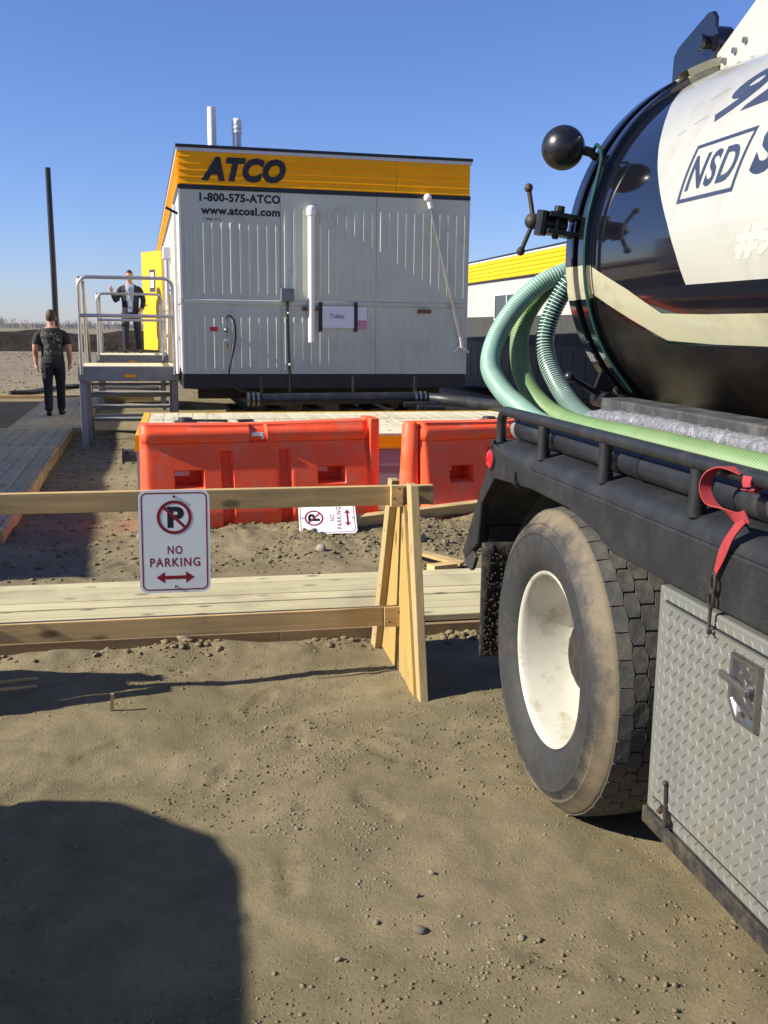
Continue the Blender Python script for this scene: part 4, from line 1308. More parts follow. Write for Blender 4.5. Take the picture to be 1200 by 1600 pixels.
# livery: patches of paint over the curve
def livery(name, poly, mat, R=RT + 0.0012):
    vs = [(v, th) for v, th in poly]
    return flat_on(name, vs, [tuple(range(len(vs)))], lambda v, th: cyl_pt(v, th, R), mat, tank, RO, (2, 60))
white = [(3.955, 64), (3.925, 57), (3.80, 46.5), (3.715, 40), (3.64, 33.5), (3.574, 27.1), (3.503, 20.6), (3.41, 12.6), (3.31, 3.9), (3.235, -4.3), (3.177, -12.3), (-4.6, -12.9), (-4.6, 125), (3.9, 125), (3.955, 100)]
livery('white_panel', white, MT['tankwhite'])
edge = white[:11]
livery('stripe', [(3.972, -4.2), (3.64, -12.2), (3.392, -19.5), (3.09, -20.0), (-4.6, -20.4), (-4.6, -28.9), (3.09, -28.1), (3.413, -27.4), (3.665, -20.9), (3.972, -12.8)], MT['cream'])
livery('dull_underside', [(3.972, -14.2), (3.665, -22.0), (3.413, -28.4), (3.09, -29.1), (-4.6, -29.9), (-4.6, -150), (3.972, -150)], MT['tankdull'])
RL = RT + 0.0019
text_on('lettering', '92', lambda x, y: cyl_pt(3.225 - x * 0.50, 28.6 + y * 13.5, RL), MT['navy'], tank, 0.04, 0.42, 1.05, RO, (3, 12))
fx = [((3.258, 8.1), (2.891, 7.9), (2.884, 22.4), (3.135, 22.7))]
# leaning box round NSD, four bars
def bar4(q, w_v, w_t):
    (a, b, c, d) = q
    ins = lambda p, dv, dt: (p[0] + dv, p[1] + dt)
    outer = [a, b, c, d]
    inner = [ins(a, -w_v * 1.4, w_t), ins(b, w_v * 0.7, w_t), ins(c, w_v * 1.3, -w_t), ins(d, -w_v * 0.7, -w_t)]
    return outer + inner, [(0, 1, 5, 4), (1, 2, 6, 5), (2, 3, 7, 6), (3, 0, 4, 7)]
bx, bf = bar4(((3.262, 8.0), (2.905, 8.0), (2.800, 22.4), (3.215, 22.4)), 0.016, 1.0)
bx = [(3.262, 8.1), (2.905, 8.0), (2.862, 22.6), (3.232, 22.7)]
ins = [(3.243, 9.1), (2.919, 9.0), (2.881, 21.6), (3.217, 21.7)]
flat_on('logo_box', bx + ins, [(0, 1, 5, 4), (1, 2, 6, 5), (2, 3, 7, 6), (3, 0, 4, 7)], lambda v, th: cyl_pt(v, th, RL), MT['navy'], tank, RO, (4, 14))
text_on('logo_lettering', 'NSD', lambda x, y: cyl_pt(3.222 - x * 0.302, 10.8 + y * 8.9, RL), MT['navy'], tank, 0.028, 0.18, 1.14, RO, (3, 12))
text_on('lettering', 'S', lambda x, y: cyl_pt(2.832 - x * 0.16, 10.5 + y * 12.0, RL), MT['navy'], tank, 0.05, 0.22, 1.0, RO, (3, 12))
text_on('ghost_number', '#9', lambda x, y: cyl_pt(2.86 - x * 0.22, -7.6 + y * 8.0, RL), MT['ghost'], tank, 0.06, 0.2, 1.0, RO, (3, 10))
# scuffs of lettering once stuck near the top
for (v0, th0, v1, th1) in ((3.45, 28.5, 3.40, 29.6), (3.36, 30.4, 3.28, 31.6), (3.36, 38.0, 3.25, 39.6)):
    flat_on('worn_lettering', [(v0, th0), (v1, th1), (v1, th1 + 0.25), (v0, th0 + 0.25)], [(0, 1, 2, 3)], lambda v, th: cyl_pt(v, th, RL), MT['alu_dull'], tank, RO)

# hinge plates at the crown: white plate on the tank, black arm on the door
m = MB(RO); m.prism([(3.44, 2.60), (4.005, 2.645), (4.005, 2.74), (3.70, 2.885), (3.665, 2.89), (3.625, 2.86), (3.55, 2.66)], 0, 2.19, 2.215)
hp = m.build('hinge_plate', MT['tankwhite'], TK, bevel=0.006)
for (v_, z_) in ((3.93, 2.695), (3.855, 2.715), (3.78, 2.735)):
    MB(RO).cyl((2.19, v_, z_), (2.176, v_, z_), 0.012, 8).build('bolt', MT['steel'], hp)
m = MB(RO); m.prism([(4.43, 2.58), (4.06, 2.58), (4.06, 2.90), (4.085, 2.93), (4.13, 2.935), (4.38, 2.86), (4.42, 2.83)], 0, 2.205, 2.225)
ha = m.build('hinge_arm', MT['tankblack'], TK, bevel=0.008)
m = MB(RO); m.cyl((2.26, 4.06, 2.79), (2.185, 4.06, 2.79), 0.072, 24); m.cyl((2.185, 4.07, 2.80), (2.155, 4.07, 2.80), 0.026, 18); m.cyl((2.155, 4.07, 2.80), (2.14, 4.07, 2.80), 0.034, 16)
m.build('hinge_pin', MT['tankblack'], TK, smooth=True)
MB(RO).lathe([(3.965, 0.79), (3.965, 0.822), (4.05, 0.822), (4.05, 0.79)], (UC, 0, ZC), 1, 24, a0=math.radians(103), a1=math.radians(118)).build('crown_pad', MT['cream'], TK, smooth=True)

# float ball on a stub with its cable
BC = (1.60, 4.16, 2.371)
b = MB(RO).sphere(BC, 0.091, 32, 20).build('float_ball', MT['rubber_ball'] if 'rubber_ball' in MT else MT['tubeblack'], TK, smooth=True)
q = cyl_pt(4.11, 33.5, 0.80)
m = MB(RO); m.cyl((BC[0] + 0.08, BC[1] - 0.005, BC[2] - 0.005), (BC[0] + 0.125, BC[1] - 0.01, BC[2] - 0.015), 0.020, 12); m.tube(spline([(BC[0] + 0.115, BC[1] - 0.01, BC[2] - 0.012), (BC[0] + 0.16, BC[1] - 0.02, BC[2] - 0.045), q], 5), 0.017, 10)
m.build('ball_stub', MT['darksteel'], b, smooth=True)
pts = [(BC[0] + 0.13, BC[1] - 0.02, BC[2] - 0.01)] + [cyl_pt(v_, th, R) for (v_, th, R) in ((4.05, 31, 0.845), (3.975, 27, 0.825), (3.955, 20, 0.808), (3.955, 8, 0.80), (3.955, -4, 0.797), (3.955, -16, 0.797), (3.955, -30, 0.797), (3.955, -46, 0.797))]
MB(RO).tube(spline(pts, 8), 0.0075, 8).build('cable', MT['hose_dark'], b, smooth=True)

# swing clamps on the rear door
def clamp(th, v, flip, name='door_clamp'):
    c = Vector(cyl_pt(v, th, 0.80)); n = Vector((-math.cos(math.radians(th)), 0, math.sin(math.radians(th)))); tg = Vector((math.sin(math.radians(th)), 0, math.cos(math.radians(th))))
    y = Vector((0, 1, 0))
    m = MB(RO)
    m.bar(c - n * 0.04 + tg * 0.035, c + n * 0.12 + tg * 0.035, 0.08, 0.022, tuple(tg)); m.bar(c - n * 0.04 - tg * 0.035, c + n * 0.12 - tg * 0.035, 0.08, 0.022, tuple(tg))
    m.cyl(tuple(c + n * 0.07 - tg * 0.06), tuple(c + n * 0.07 + tg * 0.07), 0.014, 10); m.cyl(tuple(c + n * 0.07 + tg * 0.05), tuple(c + n * 0.07 + tg * 0.075), 0.024, 8)
    o = m.build(name, MT['blackpaint'], TK, bevel=0.003)
    m = MB(RO); m.cyl(tuple(c + n * 0.02 + y * 0.02), tuple(c + n * 0.165 + y * 0.03), 0.024, 12); m.sphere(tuple(c + n * 0.17 + y * 0.03), 0.034, 12, 8)
    m.build('screw', MT['darksteel'], o, smooth=True)
    m = MB(RO); m.cyl(tuple(c + n * 0.14 - tg * 0.055), tuple(c + n * 0.14 + tg * 0.045), 0.026, 10); m.build('clamp_nut', MT['blackpaint'], o, smooth=True)
    h = c + n * 0.165 + y * 0.03
    a1 = h + tg * 0.13 + n * 0.045; a2 = h - tg * 0.13 + n * 0.035
    m = MB(RO); m.tube([a1, h, a2], 0.0105, 10); m.sphere(tuple(a1), 0.019, 10, 8); m.sphere(tuple(a2), 0.019, 10, 8)
    m.build('tee_handle', MT['darksteel'], o, smooth=True)
clamp(7.8, 4.11, 1)
# lower clamp: long lever pointing out to the left
c = Vector(cyl_pt(4.05, -52, 0.80))
m = MB(RO); m.cyl((1.635, 4.05, 1.415), (1.80, 4.05, 1.325), 0.013, 10); m.sphere((1.63, 4.05, 1.418), 0.024, 12, 8)
lv = m.build('clamp_lever', MT['blackpaint'], TK, smooth=True)
m = MB(RO); m.cyl((1.79, 3.98, 1.32), (1.79, 4.12, 1.32), 0.035, 12); m.cyl((1.86, 3.96, 1.30), (1.86, 4.14, 1.30), 0.045, 14); m.cyl((1.93, 3.97, 1.285), (1.93, 4.12, 1.285), 0.036, 12); m.bar((1.78, 4.05, 1.33), (2.0, 4.05, 1.27), 0.08, 0.05); m.cyl((2.0, 3.96, 1.36), (2.0, 3.96, 1.18), 0.018, 8); m.bar((1.84, 4.10, 1.45), (1.80, 4.10, 1.34), 0.08, 0.02, (0, 1, 0))
m.build('clamp_body', MT['blackpaint'], TK, smooth=True, angle=40)

# frame, cradle, deck
m = MB(RO); m.box(1.98, 2.08, -5.6, 4.1, 0.72, 0.98); m.box(2.78, 2.88, -5.6, 4.1, 0.72, 0.98)
for v_ in (3.95, 2.2, 0.8, -0.8, -2.6, -4.4): m.box(2.08, 2.78, v_, v_ + 0.08, 0.74, 0.96)
m.build('frame', MT['darksteel'], TK)
m = MB(RO)
for v_ in (3.6, 1.6, -0.6, -2.6, -4.2):
    m = MB(RO); m.prism([(1.98, 0.981), (2.88, 0.981), (2.86, 1.29), (2.66, 1.215), (2.43, 1.182), (2.20, 1.215), (2.0, 1.29)], 1, v_, v_ + 0.12)
    m.build('tank_cradle', MT['tubeblack'], TK)
# deck plate, both sides
for side in (0, 1):
    mir = (lambda u: u) if side == 0 else (lambda u: 2 * UC - u)
    a, b_ = sorted((mir(1.28), mir(1.98)))
    MB(RO).box(a, b_, -4.4, 3.72, 1.13, 1.185).build('deck', MT['deckblack'], TK)
    # side valance with the wheel arch cut out (polygon in v,z), rounded top
    poly = [(3.775, 1.175), (3.785, 1.10), (3.93, 0.93), (4.15, 0.64), (4.10, 0.625), (3.93, 0.72), (3.89, 0.90), (3.72, 1.035), (3.30, 1.060), (2.95, 1.055), (2.72, 1.02), (2.60, 0.985), (-4.4, 0.985), (-4.4, 1.13), (3.3, 1.13), (3.60, 1.15)]
    bm = bmesh.new()
    def ring_(u): return [bm.verts.new((mir(u) - RO[0], p[0] - RO[1], p[1])) for p in poly]
    r0, r1 = ring_(1.2), ring_(1.235)
    bm.faces.new(r0); bm.faces.new(r1[::-1])
    for i in range(len(poly)): bm.faces.new((r0[i], r0[(i + 1) % len(poly)], r1[(i + 1) % len(poly)], r1[i]))
    bmesh.ops.recalc_face_normals(bm, faces=bm.faces)
    me = bpy.data.meshes.new('side_valance'); bm.to_mesh(me); bm.free(); me.materials.append(MT['deckblack'])
    va = bpy.data.objects.new('side_valance', me); C.objects.link(va); va.parent = TK
    bb = va.modifiers.new('bevel', 'BEVEL'); bb.width = 0.008; bb.segments = 2; bb.limit_method = 'ANGLE'
    # sloped shoulder between valance and deck
    us = [1.2, 1.203, 1.225, 1.30]; zs_ = [1.131, 1.155, 1.178, 1.192]
    mm = MB(RO); L0, L1 = -4.4, 3.74
    vs = [(mir(u), L0, z) for u, z in zip(us, zs_)] + [(mir(u), L1, z) for u, z in zip(us, zs_)]
    mm.add(vs, [(i, i + 1, i + 5, i + 4) for i in range(3)] + [(4, 5, 6, 7)])
    mm.box(min(mir(1.2), mir(1.3)), max(mir(1.2), mir(1.3)), 3.742, 3.775, 1.06, 1.185)
    mm.build('deck_shoulder', MT['deckblack'], TK, smooth=True, angle=60)
    # tread dots on the valance: raised, uncountable
    if side == 0:
        dm = MB(RO); r = random.Random(5)
        for i in range(150):
            for j in range(6):
                v_ = 3.66 - i * 0.030 - (j % 2) * 0.015; z_ = 1.012 + j * 0.0215
                if v_ > 2.62 and z_ < 1.07: continue
                if v_ < 0.3: continue
                dv = 0.010; dz = 0.005
                if (i + j) % 2: pts4 = [(v_ - dv, z_), (v_, z_ - dz), (v_ + dv, z_), (v_, z_ + dz)]
                else: pts4 = [(v_ - dz, z_), (v_, z_ - dv * .8), (v_ + dz, z_), (v_, z_ + dv * .8)]
                dm.add([(1.1999, a_, b2) for a_, b2 in pts4] + [(1.1989, v_, z_)], [(0, 1, 4), (1, 2, 4), (2, 3, 4), (3, 0, 4)])
        tag(dm.build('tread_dots', MT['deckblack'], TK, fix=False), kind='stuff')
# marker light on the rear corner and a lashing hole
m = MB(RO); m.lathe([(0.0, 0.036), (-0.010, 0.036), (-0.018, 0.025), (-0.021, 0.0)], (1.20, 3.757, 1.108), 0, 20)
lt = m.build('marker_light', MT['lens_red'], TK, smooth=True)
MB(RO).lathe([(0.0, 0.040), (-0.006, 0.040), (-0.006, 0.036)], (1.20, 3.757, 1.108), 0, 20).build('light_rim', MT['rubber'], lt)
m = MB(RO); m.box(1.193, 1.1985, 3.45, 3.475, 1.05, 1.10); m.cyl((1.197, 3.44, 1.06), (1.188, 3.42, 1.055), 0.009, 8)
m.build('lashing_slot', MT['blackpaint'], TK)

# side rail: bent tube on short posts
pts = [(1.225, 3.725, 1.18)]
for k in range(0, 7):
    q = PI / 2 * k / 6
    pts.append((1.225, 3.725 - 0.06 * (1 - math.cos(q)), 1.245 + 0.06 * math.sin(q)))
pts.append((1.225, -4.2, 1.305))
rail = MB(RO).tube(pts, 0.0195, 14).build('side_rail', MT['tubeblack'], TK, smooth=True)
for v_ in (3.255, 2.735, 2.19, 1.62, 1.05, 0.45, -0.2, -1, -2, -3):
    m = MB(RO); m.tube([(1.225, v_, 1.17), (1.225, v_, 1.29)], 0.02, 12); m.cyl((1.225, v_, 1.172), (1.225, v_, 1.205), 0.0245, 12)
    m.build('rail_post', MT['tubeblack'], rail, smooth=True)

# diamond plate toolbox
m = MB(RO); m.box(1.203, 1.85, 0.55, 2.305, 0.355, 0.972)
tb = m.build('toolbox', MT['diamond'], TK, bevel=0.006)
MB(RO).box(1.197, 1.86, 0.54, 2.318, 0.305, 0.352).build('box_sill', MT['muddy_sill'], tb, bevel=0.004)
DZ0, DZ1, DV0, DV1 = 0.405, 0.925, 0.75, 2.262
door = MB(RO).box(1.196, 1.2028, DV0, DV1, DZ0, DZ1).build('toolbox_door', MT['diamond'], tb, bevel=0.002)
m = MB(RO); m.box(1.190, 1.2025, DV0 - 0.004, DV1 + 0.006, DZ1 + 0.002, DZ1 + 0.012); m.build('drip_edge', MT['diamond'], tb)
def lozenges(mb, v0, v1, z0, z1, u):
    p = 0.037
    i = 0
    z = z0 + 0.012
    while z < z1 - 0.008:
        v_ = v0 + 0.012 + (p / 2 if i % 2 else 0); k = 0
        while v_ < v1 - 0.008:
            L, w = 0.0148, 0.0042
            s = 1 if i % 2 == 0 else -1
            cx, cz = math.cos(s * PI / 4), math.sin(s * PI / 4)
            P = [(-L, 0), (0, -w), (L, 0), (0, w)]
            mb.add([(u, v_ + a * cx - b2 * cz, z + a * cz + b2 * cx) for a, b2 in P] + [(u - 0.0030, v_ - L * .45 * cx, z - L * .45 * cz), (u - 0.0030, v_ + L * .45 * cx, z + L * .45 * cz)],
                   [(0, 1, 5, 4), (1, 2, 5), (2, 3, 4, 5), (3, 0, 4)])
            v_ += p
        z += p / 2; i += 1
m = MB(RO)
m.box(1.2005, 1.2024, DV1 + 0.0005, DV1 + 0.0055, DZ0 - 0.004, DZ1); m.box(1.2005, 1.2024, DV0, DV1 + 0.0055, DZ0 - 0.008, DZ0 - 0.0005)
m.build('door_gap_strip', MT['blackpaint'], tb)  # shade of the door gap painted as thin black strips
m = MB(RO); m.box(1.1995, 1.2024, DV0, DV1, DZ1 + 0.0125, DZ1 + 0.017); m.build('door_gap', MT['blackpaint'], tb)  # same painted dark gap along the top of the door
lm = MB(RO); lozenges(lm, DV0, DV1, DZ0, DZ1, 1.1958)
tag(lm.build('door_tread', MT['diamond'], tb, fix=False), kind='stuff')
lm = MB(RO); lozenges(lm, 0.6, DV1 + 0.04, DZ1 + 0.012, 0.968, 1.2028); lozenges(lm, DV1 + 0.005, 2.30, DZ0, DZ1, 1.2028); lozenges(lm, 0.6, 2.30, 0.358, DZ0 - 0.002, 1.2028)
tag(lm.build('frame_tread', MT['diamond'], tb, fix=False), kind='stuff')
# recessed paddle latch
lv_, lz = 1.865, 0.842
def dish(mb, v0, v1, z0, z1, u, w, dp, ch):
    out = [(v1, z0 + ch * 1.2), (v1, z1), (v0, z1), (v0, z0), (v1 - ch, z0)]
    cx, cz = (v0 + v1) / 2, (z0 + z1) / 2
    inn = [(cx + (a - cx) * (1 - w), cz + (b2 - cz) * (1 - w * 0.7)) for a, b2 in out]
    n_ = len(out)
    vs = [(u, a, b2) for a, b2 in out] + [(u - 0.013, a * .95 + cx * .05, b2 * .97 + cz * .03) for a, b2 in out] + [(u - 0.012, a, b2) for a, b2 in inn] + [(u + dp, a * 0.8 + cx * 0.2, b2 * 0.85 + cz * 0.15) for a, b2 in inn]
    fs = []
    for r_ in range(3):
        fs += [(r_ * n_ + i, r_ * n_ + (i + 1) % n_, (r_ + 1) * n_ + (i + 1) % n_, (r_ + 1) * n_ + i) for i in range(n_)]
    fs.append(tuple(range(3 * n_, 4 * n_)))
    mb.add(vs, fs)
m = MB(RO); dish(m, lv_ - 0.058, lv_ + 0.058, lz - 0.075, lz + 0.075, 1.1955, 0.22, -0.0008, 0.035)
la = m.build('latch', MT['steel'], door)
m = MB(RO); m.cyl((1.192, lv_ - 0.02, lz + 0.01), (1.176, lv_ - 0.02, lz + 0.01), 0.014, 14); m.bar((1.178, lv_ - 0.03, lz + 0.008), (1.172, lv_ + 0.075, lz + 0.022), 0.012, 0.016)
m.build('latch_handle', MT['steel'], la, bevel=0.003)
m = MB(RO); m.bar((1.19, lv_ - 0.04, lz - 0.045), (1.19, lv_ + 0.03, lz - 0.022), 0.006, 0.018, (1, 0, 0)); m.build('latch_bar', MT['steel'], la)
MB(RO).cyl((1.193, lv_ + 0.005, lz - 0.056), (1.184, lv_ + 0.005, lz - 0.056), 0.009, 12).build('keyhole', MT['steel'], la, smooth=True)
# hold-down pin at the lower corner
m = MB(RO); m.cyl((1.192, 2.185, 0.47), (1.192, 2.178, 0.40), 0.006, 8); m.sphere((1.190, 2.185, 0.475), 0.008, 8, 6); m.bar((1.19, 2.18, 0.41), (1.19, 2.168, 0.375), 0.014, 0.008, (1, 0, 0)); m.cyl((1.196, 2.165, 0.375), (1.18, 2.165, 0.375), 0.011, 10); m.cyl((1.194, 2.20, 0.40), (1.19, 2.21, 0.385), 0.008, 8)
m.build('hold_down_pin', MT['darksteel'], tb, smooth=True, angle=40)

# ---- wheels
def tread_block(mb, u0, pts_us, th_len, th_c, axis_o, R0, R1):
    """pts: polygon in (u, arc length) -> raised block on the tyre's crown"""
    n_ = len(pts_us)
    cu_ = sum(p[0] for p in pts_us) / n_; cs = sum(p[1] for p in pts_us) / n_
    vs = []
    for (R, sc) in ((R0, 1.0), (R1, 0.962)):
        for (u_, s_) in pts_us:
            uu = cu_ + (u_ - cu_) * sc; ss = cs + (s_ - cs) * sc
            a = ss / 0.52
            # crown falls away a little at the shoulders
            RR = R - 0.010 * abs((uu - 1.335) / 0.125) ** 3
            vs.append((uu, axis_o[1] + RR * math.cos(a), axis_o[2] + RR * math.sin(a)))
    fs = [tuple(range(n_, 2 * n_))] + [(i, (i + 1) % n_, (i + 1) % n_ + n_, i + n_) for i in range(n_)]
    mb.add(vs, fs)


def tyre_material():
    m = material('worn_tyre_rubber', (0.021, 0.022, 0.0235), 0.75, 0, 0.22, 30, 0.0008, 120)
    n, l = m.node_tree.nodes, m.node_tree.links
    b = n['Principled BSDF']
    src = b.inputs['Base Color'].links[0].from_socket
    tc = n.new('ShaderNodeTexCoord')
    sx = n.new('ShaderNodeSeparateXYZ'); l.new(tc.outputs['Object'], sx.inputs[0])
    # radius from the axle (object origin sits under the axle centre line)
    dz = n.new('ShaderNodeMath'); dz.operation = 'SUBTRACT'; dz.inputs[1].default_value = 0.515; l.new(sx.outputs['Z'], dz.inputs[0])
    v2 = n.new('ShaderNodeCombineXYZ'); l.new(sx.outputs['Y'], v2.inputs[0]); l.new(dz.outputs[0], v2.inputs[1])
    ln = n.new('ShaderNodeVectorMath'); ln.operation = 'LENGTH'; l.new(v2.outputs[0], ln.inputs[0])
    nz = n.new('ShaderNodeTexNoise'); nz.inputs['Scale'].default_value = 6; nz.inputs['Detail'].default_value = 9; nz.inputs['Roughness'].default_value = 0.72
    l.new(tc.outputs['Object'], nz.inputs['Vector'])
    # mud band near the shoulder, ragged edge
    sc = n.new('ShaderNodeMath'); sc.operation = 'MULTIPLY_ADD'; sc.inputs[1].default_value = 0.20; sc.inputs[2].default_value = -0.10
    l.new(nz.outputs['Fac'], sc.inputs[0])
    rr = n.new('ShaderNodeMath'); rr.operation = 'ADD'; l.new(ln.outputs['Value'], rr.inputs[0]); l.new(sc.outputs[0], rr.inputs[1])
    mr = n.new('ShaderNodeMapRange'); mr.inputs['From Min'].default_value = 0.440; mr.inputs['From Max'].default_value = 0.495
    l.new(rr.outputs[0], mr.inputs['Value'])
    me_ = n.new('ShaderNodeMapRange'); me_.inputs['From Min'].default_value = 0.5245; me_.inputs['From Max'].default_value = 0.5075
    l.new(ln.outputs['Value'], me_.inputs['Value'])
    n2 = n.new('ShaderNodeTexNoise'); n2.inputs['Scale'].default_value = 16; n2.inputs['Detail'].default_value = 8; n2.inputs['Roughness'].default_value = 0.75
    l.new(tc.outputs['Object'], n2.inputs['Vector'])
    mr2 = n.new('ShaderNodeMapRange'); mr2.inputs['From Min'].default_value = 0.34; mr2.inputs['From Max'].default_value = 0.56; mr2.inputs['To Min'].default_value = 0.62; mr2.inputs['To Max'].default_value = 0.85
    l.new(n2.outputs['Fac'], mr2.inputs['Value'])
    p = n.new('ShaderNodeMath'); p.operation = 'MULTIPLY'; l.new(mr.outputs[0], p.inputs[0]); l.new(me_.outputs[0], p.inputs[1])
    p2 = n.new('ShaderNodeMath'); p2.operation = 'MULTIPLY'; l.new(p.outputs[0], p2.inputs[0]); l.new(mr2.outputs[0], p2.inputs[1])
    # thin dust everywhere
    n3 = n.new('ShaderNodeMapRange'); n3.inputs['From Min'].default_value = 0.48; n3.inputs['From Max'].default_value = 0.8; n3.inputs['To Max'].default_value = 0.16
    l.new(n2.outputs['Fac'], n3.inputs['Value'])
    p3 = n.new('ShaderNodeMath'); p3.operation = 'MAXIMUM'; l.new(p2.outputs[0], p3.inputs[0]); l.new(n3.outputs[0], p3.inputs[1])
    mx = n.new('ShaderNodeMixRGB'); mx.inputs[2].default_value = (0.19, 0.148, 0.092, 1)
    l.new(p3.outputs[0], mx.inputs[0]); l.new(src, mx.inputs[1]); l.new(mx.outputs[0], b.inputs['Base Color'])
    return m
MT['tyre'] = tyre_material()
MT['tread'] = material('worn_tread_rubber', (0.064, 0.063, 0.058), 0.85, 0, 0.22, 18, 0.0010, 90, dirt=(0.125, 0.112, 0.084), dirt_amt=0.5, dirt_scale=9)


def wheel(side, inner=True):
    """outer wheel of the dual pair: thing > wheel > tyre, rim, hub, tread"""
    AX = (0, 3.05, 0.515)
    O = RO
    w = bpy.data.objects.new('wheel', None); C.objects.link(w); w.parent = TK
    R = 0.515
    prof = [(1.215, 0.296), (1.192, 0.304), (1.170, 0.338), (1.158, 0.38), (1.161, 0.425), (1.176, 0.46), (1.196, 0.488), (1.209, 0.501), (1.219, 0.508), (1.335, 0.512), (1.45, 0.508), (1.462, 0.495), (1.478, 0.46), (1.486, 0.40), (1.476, 0.33), (1.45, 0.296)]
    mb = MB(O)
    # thin moulded rings on the sidewall
    full = []
    for i, (t_, r_) in enumerate(prof):
        full.append((t_, r_))
        if r_ in (0.425, 0.46) and t_ < 1.3: full += [(t_ - 0.003, r_ + 0.004), (t_ - 0.003, r_ + 0.008), (t_ + 0.001, r_ + 0.012)]
    mb.lathe(full, AX, 0, 96)
    mb.build('tyre', MT['tyre'], w, smooth=True, angle=40)
    tr = MB(O)
    circ = 2 * PI * 0.52
    N = 40; p = circ / N
    g = 0.0017
    rows = [(1.219, 1.2635, 0.0, 'rect'), (1.265, 1.309, 0.5, 'hex'), (1.3105, 1.3625, 0.0, 'hexw'), (1.364, 1.408, 0.5, 'hex'), (1.4095, 1.452, 0.0, 'rect')]
    for (a, b2, off, kind) in rows:
        for k in range(N):
            s0 = (k + off) * p + g; s1 = s0 + p - 2 * g
            if kind == 'rect':
                if a < 1.3: P = [(a, s0), (b2 - 0.003, s0 - 0.002), (b2 + 0.004, (s0 + s1) / 2), (b2 - 0.003, s1 + 0.002), (a, s1)]
                else: P = [(b2, s0), (b2, s1), (a + 0.003, s1 + 0.002), (a - 0.004, (s0 + s1) / 2), (a + 0.003, s0 - 0.002)]
            else:
                c4 = 0.20 * p
                P = [(a + 0.007, s0), (b2 - 0.007, s0), (b2 + 0.003, s0 + c4 * 1.6), (b2 + 0.003, s1 - c4 * 1.6), (b2 - 0.007, s1), (a + 0.007, s1), (a - 0.003, s1 - c4 * 1.6), (a - 0.003, s0 + c4 * 1.6)]
            tread_block(tr, 0, P, 0, 0, AX, 0.506, 0.5205)
    tr.build('tread', MT['tread'], w)
    # deep white dish
    rp = [(1.212, 0.300), (1.196, 0.302), (1.190, 0.298), (1.192, 0.291), (1.202, 0.285), (1.220, 0.282), (1.275, 0.276), (1.32, 0.271), (1.375, 0.266), (1.392, 0.262), (1.402, 0.250), (1.404, 0.225), (1.375, 0.195), (1.372, 0.15), (1.374, 0.146)]
    mb = MB(O); mb.lathe(rp, AX, 0, 96); mb.build('rim', MT['rimwhite'], w, smooth=True, angle=50)
    mb = MB(O); mb.lathe([(1.44, 0.144), (1.366, 0.142), (1.330, 0.130), (1.318, 0.115), (1.314, 0.085), (1.300, 0.080), (1.298, 0.0)], AX, 0, 40); hb = mb.build('hub', MT['darksteel'], w, smooth=True, angle=35)
    for k in range(10):
        a = 2 * PI * k / 10
        MB(O).cyl((1.376, AX[1] + 0.172 * math.cos(a), AX[2] + 0.172 * math.sin(a)), (1.345, AX[1] + 0.172 * math.cos(a), AX[2] + 0.172 * math.sin(a)), 0.017, 6).build('wheel_nut', MT['rust'], hb)
    if side:
        w.rotation_euler = (0, 0, PI)
    return w
wheel(0)
wheel(1)
for s_ in (0, 1):
    m = MB(RO)
    m.lathe([(1.545, 0.30), (1.525, 0.36), (1.523, 0.42), (1.54, 0.48), (1.57, 0.512), (1.78, 0.512), (1.80, 0.48), (1.81, 0.40), (1.79, 0.30)], (0, 3.05, 0.515), 0, 64)
    m.lathe([(1.545, 0.30), (1.545, 0.14)], (0, 3.05, 0.515), 0, 48)
    o = m.build('inner_tyre', MT['tyre'], TK, smooth=True)
    if s_: o.rotation_euler = (0, 0, PI)
MB(RO).cyl((1.4, 3.05, 0.515), (3.46, 3.05, 0.515), 0.07, 16).build('axle', MT['darksteel'], TK, smooth=True)
# mud flap with caked dirt
m = MB(RO)
nx_, nz2 = 12, 10
vs = [(1.215 + 0.62 * i / nx_, 3.905 + 0.006 * math.sin(i * 1.3) + 0.02 * (1 - j / nz2) * math.sin(i * 0.5), 0.235 + 0.50 * j / nz2) for j in range(nz2 + 1) for i in range(nx_ + 1)]
fs = [(j * (nx_ + 1) + i, j * (nx_ + 1) + i + 1, (j + 1) * (nx_ + 1) + i + 1, (j + 1) * (nx_ + 1) + i) for j in range(nz2) for i in range(nx_)]
m.add(vs, fs)
fl = m.build('mud_flap', MT['flap'] if 'flap' in MT else MT['rubber'], TK, smooth=True)
sm_ = fl.modifiers.new('thick', 'SOLIDIFY'); sm_.thickness = 0.012
cm = MB(RO); r = random.Random(9)
for k in range(1100):
    x_ = 1.225 + 0.60 * r.random() ** 1.2; z_ = 0.245 + 0.46 * r.random() ** 1.25; s_ = r.uniform(0.002, 0.008)
    cm.sphere((x_, 3.897, z_), s_, 5, 4, 0, (1, 0.7, r.uniform(0.7, 1.2)))
tag(cm.build('caked_mud', MT['mudcake'] if 'mudcake' in MT else MT['clod'], TK, fix=False), kind='stuff')
m = MB(RO); m.prism([(4.145, 0.635), (4.10, 0.59), (4.03, 0.585), (4.0, 0.60), (3.96, 0.66), (4.06, 0.70)], 0, 1.205, 1.222); m.build('torn_rubber', MT['rubber'], TK, bevel=0.004)
MB(RO).box(1.25, 3.6, 3.92, 3.95, 0.70, 0.80).build('flap_bar', MT['darksteel'], TK)
for s_ in (0, 1):
    m = MB(RO); P_ = [(3.73, 1.045), (3.90, 0.905), (4.10, 0.665), (4.108, 0.672), (3.908, 0.914), (3.735, 1.055)]
    m.prism(P_, 0, 1.236, 1.95)
    o = m.build('fender_back', MT['rubber'], TK)
    if s_: o.rotation_euler = (0, 0, PI); o.location = (0, 1.76 * 0, 0)
